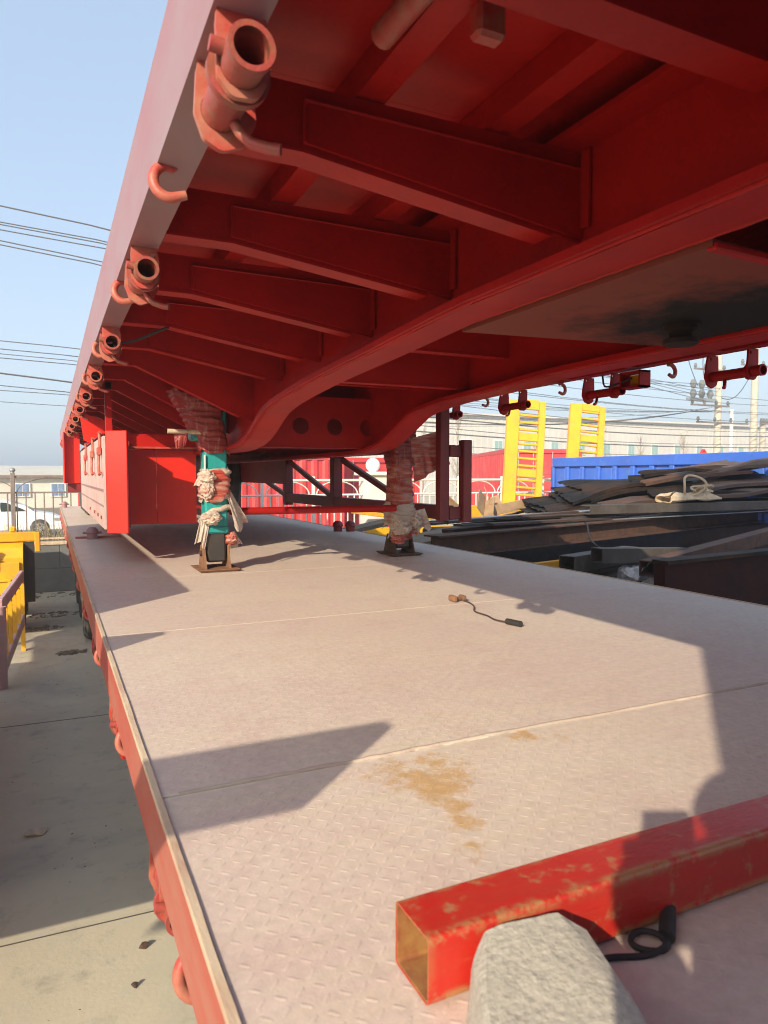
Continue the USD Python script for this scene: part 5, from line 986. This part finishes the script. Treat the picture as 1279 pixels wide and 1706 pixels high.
obj('box_shell', MB().obox((3.86, 3.62, -1.36), (6.8, 3.98, -1.36), 0.09, 1.46), maroon_dark, sb); obj('box_lid', MB().obox((3.86, 3.62, -0.615), (6.8, 3.98, -0.615), 0.13, 0.028), sheet_dark, sb)
for x in (4.6, 5.5): obj('box_rib', MB().box(x, x + 0.08, 3.60 + (x - 3.86) * 0.122, 3.655 + (x - 3.86) * 0.122, ZG, -0.66, 0.01), maroon_dark, sb)
# rope bundle
rp = MB(); 
for k in range(5):
    c0 = np.array([7.15 + 0.11 * k, 6.22 + 0.03 * k, -0.22]); rad = (0.17, 0.10, 0.09, 0.13, 0.10)[k]; ph = R.uniform(0, 6)
    tl = R.uniform(0.3, 1.0); a = np.linspace(0, 2.2 * PI, 40)
    rad *= 0.75; rp.tube(np.c_[c0[0] + rad * np.cos(a + ph), c0[1] + 0.05 * np.sin(a * 2 + ph) + 0.4 * rad * np.sin(a), c0[2] + (0.04 if k else 0.08) + rad * np.sin(a + ph) * (1.0 if k == 0 else 0.45)], 0.015 if k == 0 else 0.013, 8)
tag(obj('rope_bundle', rp, rope_m, smooth=60), 'cream rope bundle with an upright loop lying on the scrap sheets', 'rope')
v, f = chunk([(6.75 + a, 6.2 + b, -0.30 + c) for a, b, c in ((0, 0, 0), (0.9, 0, 0), (0.9, 0.2, 0), (0, 0.2, 0), (0.2, 0.1, 0.06), (0.7, 0.1, 0.07))], 1, 0.03, 91, 14); tag(obj('cloth_rag', (v, f), rope_m, smooth=60), 'crumpled cream cloth under the rope loop', 'cloth')
v, f = chunk([(4.75 + a, 4.70 + b, -0.93 + c) for a, b, c in ((0, 0, -0.04), (0.36, 0, -0.06), (0.36, 0.2, -0.04), (0, 0.2, 0), (0.12, 0.08, 0.08), (0.34, 0.1, 0.13), (0.2, 0.02, 0.10))], 1, 0.05, 95, 22); tag(obj('plastic_bag', (v, f), white_bag, smooth=30), 'crumpled white plastic bag under the tube ends', 'plastic bag')
tag(obj('steel_bundle', MB().box(4.3, 5.3, 4.66, 5.3, ZG, -1.0, 0.03), rusty_dark), 'dark low steel bundle carrying the white plastic bag', 'steel bundle')
tag(obj('wire_loop', MB().tube(cable_path([(5.05, 5.75, -0.50), (4.98, 5.62, -0.55), (4.92, 5.50, -0.66), (4.96, 5.3, -0.76), (5.02, 5.2, -0.80)]), 0.009, 6), wire_m, smooth=60), 'dark wire hanging over the long rusty beam', 'wire')

# ------------------------------------------------------------------ POLES, WIRES, TREES
def pole(label, x, yv, ztop, r0, r1, arms=(), mat=pole_m):
    p = thing('utility_pole', label, 'utility pole', (x, yv, ZG - 0.45))
    obj('pole_shaft', MB().tube([(x, yv, ZG - 0.46), (x, yv, ztop)], [r0, r1], 14), mat, p, smooth=50)
    for z, hl, sh in arms:
        a = obj('crossarm', MB().obox((x - hl + sh, yv - 0.2, z), (x + hl + sh, yv - 0.2, z), 0.10, 0.10), fence_dark, p)
        for q in np.linspace(-hl + 0.1, hl - 0.1, 4): obj('insulator', MB().tube([(x + q + sh, yv - 0.2, z + 0.05), (x + q + sh, yv - 0.2, z + 0.14), (x + q + sh, yv - 0.2, z + 0.32)], [0.04, 0.10, 0.06], 8), block_grey, a)
    return p
P1 = pole('concrete utility pole with three crossarms and switchgear right of the yellow ramps', 36.5, 30, 9.4, 0.24, 0.17, ((6.2, 1.3, -1.0), (4.1, 1.6, -0.9), (3.1, 2.2, 0.2)))
sw = obj('switchgear', MB().box(33.8, 36.0, 29.7, 30.0, 4.35, 4.5), galv, P1)
for k in range(3):
    for dz in (0, 0.55): obj('switch', MB().tube([(34.1 + 0.7 * k, 29.75, 4.5 + dz), (34.1 + 0.7 * k, 29.75, 4.75 + dz), (34.1 + 0.7 * k, 29.75, 5.0 + dz)], [0.10, 0.20, 0.10], 8), block_grey, sw)
obj('red_plate', MB().obox((34.7, 29.8, 0.95), (35.1, 29.8, 1.45), 0.1, 0.2), red_bright, P1); obj('red_plate', MB().obox((35.5, 29.8, 0.95), (35.1, 29.8, 1.45), 0.1, 0.2), red_bright, P1)
P2 = pole('taller concrete utility pole nearest the right edge of the view', 39.7, 30, 11, 0.25, 0.18, ((6.7, 1.5, 0.0),))
pole('short white leaning post between the two utility poles', 46.5, 37, 4.9, 0.17, 0.12, (), white)
pole('short concrete post with a bracket at the right edge of the view', 40.8, 30.2, 3.4, 0.20, 0.18, ((3.2, 0.5, 0.0),))
# wires at left sky run on to the poles
Lw = [((-0.945, 6.58), (1.6, 6.38), 0.020), ((-0.95, 6.19), (1.52, 6.06), 0.016), ((-0.95, 6.13), (1.52, 5.99), 0.016), ((-0.955, 6.0), (1.5, 5.87), 0.016), ((-0.96, 5.73), (1.4, 5.53), 0.016), ((-0.965, 5.63), (1.37, 5.44), 0.016),
      ((-1.026, 3.30), (0.75, 3.25), 0.012), ((-1.03, 3.1), (0.70, 3.05), 0.012), ((-1.03, 2.98), (0.68, 2.93), 0.010), ((-1.03, 2.88), (0.66, 2.83), 0.012), ((-1.05, 2.5), (0.56, 2.38), 0.022), ((-1.06, 2.2), (0.5, 2.12), 0.012), ((-1.06, 2.08), (0.48, 2.05), 0.010), ((-1.07, 1.8), (0.45, 1.76), 0.008)]
ORD = ['first', 'second', 'third', 'fourth', 'fifth', 'sixth', 'seventh', 'eighth', 'ninth', 'tenth', 'eleventh', 'twelfth', 'thirteenth', 'fourteenth']
for i, ((xa, za), (xb, zb), r_) in enumerate(Lw):
    s0 = (zb - za) / (xb - xa); x1, y1, z1 = 35.2 + 0.3 * (i % 5), 29.8, 4.35 + 0.20 * i if i < 6 else 3.4 + 0.05 * i
    xs = np.linspace(-24, x1, 60); u = (xs - xb) / (x1 - xb); yv = 20 + np.where(u > 0, (y1 - 20) * u, 0)
    A = (z1 - zb - s0 * (x1 - xb)) / (x1 - xb) ** 2; zq = zb + s0 * (xs - xb) + A * (xs - xb) ** 2
    tag(obj('power_line', MB().tube(np.c_[xs, yv, zq], r_, 5), wire_far, smooth=60), f'{ORD[i]} from the top of the fourteen overhead wires crossing the left sky', 'power line', 'overhead wires across the left sky')
for i in range(12):
    z0, z1 = 5.4 - 0.36 * i + R.uniform(-0.1, 0.1), 4.6 - 0.30 * i + R.uniform(-.1, .1); xs = np.linspace(6, 62, 60); u = (xs - 6) / 56
    yv = 26 + 6 * u; zq = z0 + (z1 - z0) * u - 1.2 * np.sin(PI * np.clip(u * 1.3, 0, 1)) * (0.4 + 0.1 * (i % 3))
    tag(obj('power_line', MB().tube(np.c_[xs, yv, zq], 0.030 if i in (7, 9) else 0.016, 5), wire_far, smooth=60), f'{ORD[i]} from the top of the twelve wires sagging before the grey warehouse', 'power line', 'overhead wires before the warehouse')
for i, pts in enumerate([[(34.3, 29.7, 9.3), (33.4, 29.7, 7.4), (33.9, 29.7, 6.0), (34.4, 29.7, 5.2)], [(35.1, 29.7, 9.3), (34.9, 29.7, 7.6), (34.8, 29.7, 6.2), (35.2, 29.7, 5.2)], [(36.0, 29.7, 9.3), (35.5, 29.7, 7.7), (35.3, 29.7, 6.3), (35.8, 29.7, 5.2)], [(36.5, 29.8, 4.6), (38.0, 29.8, 4.9), (39.0, 29.8, 6.0), (39.7, 29.8, 6.6)], [(36.5, 29.8, 5.6), (37.8, 29.8, 6.0), (38.7, 29.8, 6.6), (39.7, 29.8, 7.0)]]):
    obj('jumper_wire', MB().tube(cable_path(pts), 0.022, 5), wire_m, P1, smooth=60)
def bare_tree(x, yv, h, seed):
    rg = random.Random(seed); t = thing('bare_tree', '', 'tree', (x, yv, ZG - 0.45)); z0 = ZG - 0.45; tr = MB(); cw = MB()
    tr.tube([(x, yv, z0), (x + 0.1, yv, z0 + h * 0.5), (x + 0.15, yv, z0 + h)], [0.10, 0.06, 0.012], 6); obj('trunk', tr, twig, t)
    for k in range(46):
        a = rg.uniform(0, 2 * PI); zb = z0 + h * rg.uniform(0.2, 0.95); L = h * rg.uniform(0.1, 0.26) * (1.1 - (zb - z0) / h * 0.6); q = np.array([x + 0.1, yv, zb])
        e = q + [L * 0.45 * math.cos(a), L * 0.45 * math.sin(a), L]; mid = (q + e) / 2 + [0.1 * L * math.cos(a), 0, -0.05 * L]; cw.tube([q, mid, e], [0.022, 0.014, 0.006], 4, cap=False)
        for j in range(3):
            s_ = rg.uniform(0.3, 0.9); b0 = q + (e - q) * s_; ee = b0 + [0.3 * L * rg.uniform(-1, 1), 0.3 * L * rg.uniform(-1, 1), 0.35 * L]; cw.tube([b0, ee], [0.011, 0.004], 3, cap=False)
    obj('crown', cw, twig, t)
    return t
for i, (x, h, lab) in enumerate([(31.5, 7.2, 'bare slender tree just right of the tall post of the side rack'), (35.2, 8.2, 'bare slender tree left of the taller yellow ramp'), (44.5, 7.6, 'bare slender tree between the two yellow ramps'), (53.0, 8.0, 'bare slender tree right of the right yellow ramp'), (58.5, 6.6, 'lower bare tree midway between the right yellow ramp and the utility poles'), (65.0, 7.0, 'bare slender tree nearest the utility poles')]):
    tag(bare_tree(x, 58, h, 40 + i), lab)

# ------------------------------------------------------------------ the person holding the phone camera (stands behind the view)
def person():
    t = thing('person', 'person in a dark jacket and jeans holding up a phone in both hands', 'person', (-0.12, -0.30, -1.60))
    j = lambda x, yv, z, r_: (np.array([x + 0.045, yv + 0.13, z + 0.50]), r_)
    k_ = lambda x, yv, z, r_: (np.array([x, yv, z]), r_)
    def bone(a, b):
        s = []
        for c, r_ in (a, b): s.append(manifold3d.Manifold.sphere(r_, 20).translate(tuple(c)))
        return manifold3d.Manifold.batch_hull(s)
    hipL, hipR = j(-0.26, -0.42, -1.17, 0.10), j(-0.07, -0.46, -1.17, 0.10); pel = j(-0.165, -0.44, -1.10, 0.14); chest = j(-0.165, -0.43, -0.78, 0.15)
    shL, shR = j(-0.34, -0.40, -0.66, 0.07), j(0.0, -0.45, -0.62, 0.075); nk = j(-0.165, -0.42, -0.56, 0.058); 
    elR, wrR = k_(0.10, -0.24, -0.42, 0.075), k_(0.030, -0.075, -0.185, 0.046); elL, wrL = k_(-0.16, -0.24, -0.44, 0.075), k_(-0.035, -0.060, -0.19, 0.046)
    knL, knR, anL, anR = j(-0.26, -0.40, -1.62, 0.062), j(-0.07, -0.44, -1.62, 0.062), j(-0.26, -0.42, -2.02, 0.045), j(-0.07, -0.46, -2.02, 0.045); toL, toR = j(-0.22, -0.26, -2.07, 0.032), j(-0.01, -0.31, -2.07, 0.032)
    bones = [(pel, chest), (hipL, pel), (hipR, pel), (chest, shL), (chest, shR), (shL, shR), (chest, nk), (shR, elR), (elR, wrR), (shL, elL), (elL, wrL), (hipL, knL), (knL, anL), (hipR, knR), (knR, anR), (anL, toL), (anR, toR)]
    hd = manifold3d.Manifold.batch_hull([manifold3d.Manifold.sphere(0.078, 24).translate((-0.11, -0.275, 0.14)), manifold3d.Manifold.sphere(0.085, 24).translate((-0.12, -0.30, 0.17)), manifold3d.Manifold.sphere(0.05, 20).translate((-0.10, -0.24, 0.05))])
    parts = [bone(a, b) for a, b in bones] + [hd, bone(nk, j(-0.16, -0.41, -0.40, 0.055))]
    parts.append(bone(j(-0.12, -0.325, -0.37, 0.008), j(-0.115, -0.315, -0.405, 0.013)))
    for s_ in (-1, 1): parts.append(bone(j(-0.16 + s_ * 0.083, -0.42 - s_ * 0.02, -0.38, 0.014), j(-0.16 + s_ * 0.085, -0.42 - s_ * 0.02, -0.355, 0.018)))
    # right hand: palm behind the phone's right edge, four fingers and a thumb
    B = lambda a, u, d: RT * a + UP * u - FW * d            # a: right, u: up, d: behind the lens
    pa = [B(0.046, -0.095, 0.030), B(0.052, -0.055, 0.024)]; parts.append(bone((pa[0], 0.024), (pa[1], 0.018))); parts.append(bone(wrR, (pa[0], 0.022)))
    for q in range(4):
        u = -0.085 + 0.021 * q; parts.append(bone((B(0.050, u, 0.024), 0.0095), (B(0.048, u + 0.004, 0.012), 0.009))); parts.append(bone((B(0.048, u + 0.004, 0.012), 0.009), (B(0.030, u + 0.006, 0.024), 0.0085)))
    parts.append(bone((B(0.036, -0.105, 0.034), 0.012), (B(0.015, -0.075, 0.032), 0.010))); parts.append(bone((B(0.015, -0.075, 0.032), 0.010), (B(0.000, -0.045, 0.028), 0.0085)))
    pb = [B(-0.046, -0.095, 0.030), B(-0.052, -0.055, 0.024)]; parts.append(bone((pb[0], 0.024), (pb[1], 0.018))); parts.append(bone(wrL, (pb[0], 0.022)))
    for q in range(4):
        u = -0.085 + 0.021 * q; parts.append(bone((B(-0.050, u, 0.024), 0.0095), (B(-0.048, u + 0.004, 0.012), 0.009))); parts.append(bone((B(-0.048, u + 0.004, 0.012), 0.009), (B(-0.030, u + 0.006, 0.024), 0.0085)))
    parts.append(bone((B(-0.036, -0.105, 0.034), 0.012), (B(-0.020, -0.085, 0.032), 0.009)))
    m = manifold3d.Manifold.batch_boolean(parts, manifold3d.OpType.Add).refine_to_length(0.02).to_mesh()
    tm = trimesh.Trimesh(m.vert_properties[:, :3], m.tri_verts); trimesh.smoothing.filter_taubin(tm, iterations=6)
    v, f = np.array(tm.vertices), np.array(tm.faces); obj('body', (v, f), skin, t, smooth=True)
    c = v[f].mean(1); nrm = tm.vertex_normals
    def cloth(mask, off, mat, nm):
        vv = v + nrm * off; ff = f[mask]; idx, inv = np.unique(ff, return_inverse=True); obj(nm, (vv[idx], inv.reshape(-1, 3)), mat, t, smooth=True)
    top = (c[:, 2] < -0.19) & (c[:, 2] > -0.62); arm = (c[:, 2] >= -0.19) & (c[:, 2] < -0.05) & (c[:, 1] < -0.24) & ((c[:, 0] > -0.02) | (c[:, 0] < -0.22))
    cloth(top | arm, 0.012, jacket, 'jacket'); cloth((c[:, 2] <= -0.60) & (c[:, 2] > -1.50), 0.010, jeans, 'trousers'); cloth((c[:, 2] <= -1.49), 0.008, rubber, 'shoe')
    cloth((c[:, 2] > 0.165) & (np.hypot(c[:, 0] + 0.115, c[:, 1] + 0.29) < 0.12), 0.012, hair, 'hair')
    return t
person()
ph = MB().box(-0.0375, 0.0375, -0.004, 0.004, -0.135, 0.032, 0.003); v, f = ph.mesh()
v = v[:, :1] * RT - (v[:, 1:2] + 0.0085) * FW + v[:, 2:] * UP
tag(obj('mobile_phone', (v, f), rubber), 'black mobile phone held up in both hands of the person', 'phone')

tag(obj('timber_block', MB().box(-0.54, 0.10, -0.62, 0.06, ZG, -1.602, 0.02), wood), 'low timber block under the feet of the person with the phone', 'timber block')

hzb = MB().box(-70, 170, -30, 120, ZG - 2.3, 16)
tag(obj('haze', hzb, usdkit.material(stage, '/World/Looks/haze', {'v': ('principled_volume', {'color': (0.95, 0.97, 1.0), 'density': 0.0035, 'anisotropy': 0.3})}, [], volume='v.volume')), kind='stuff')
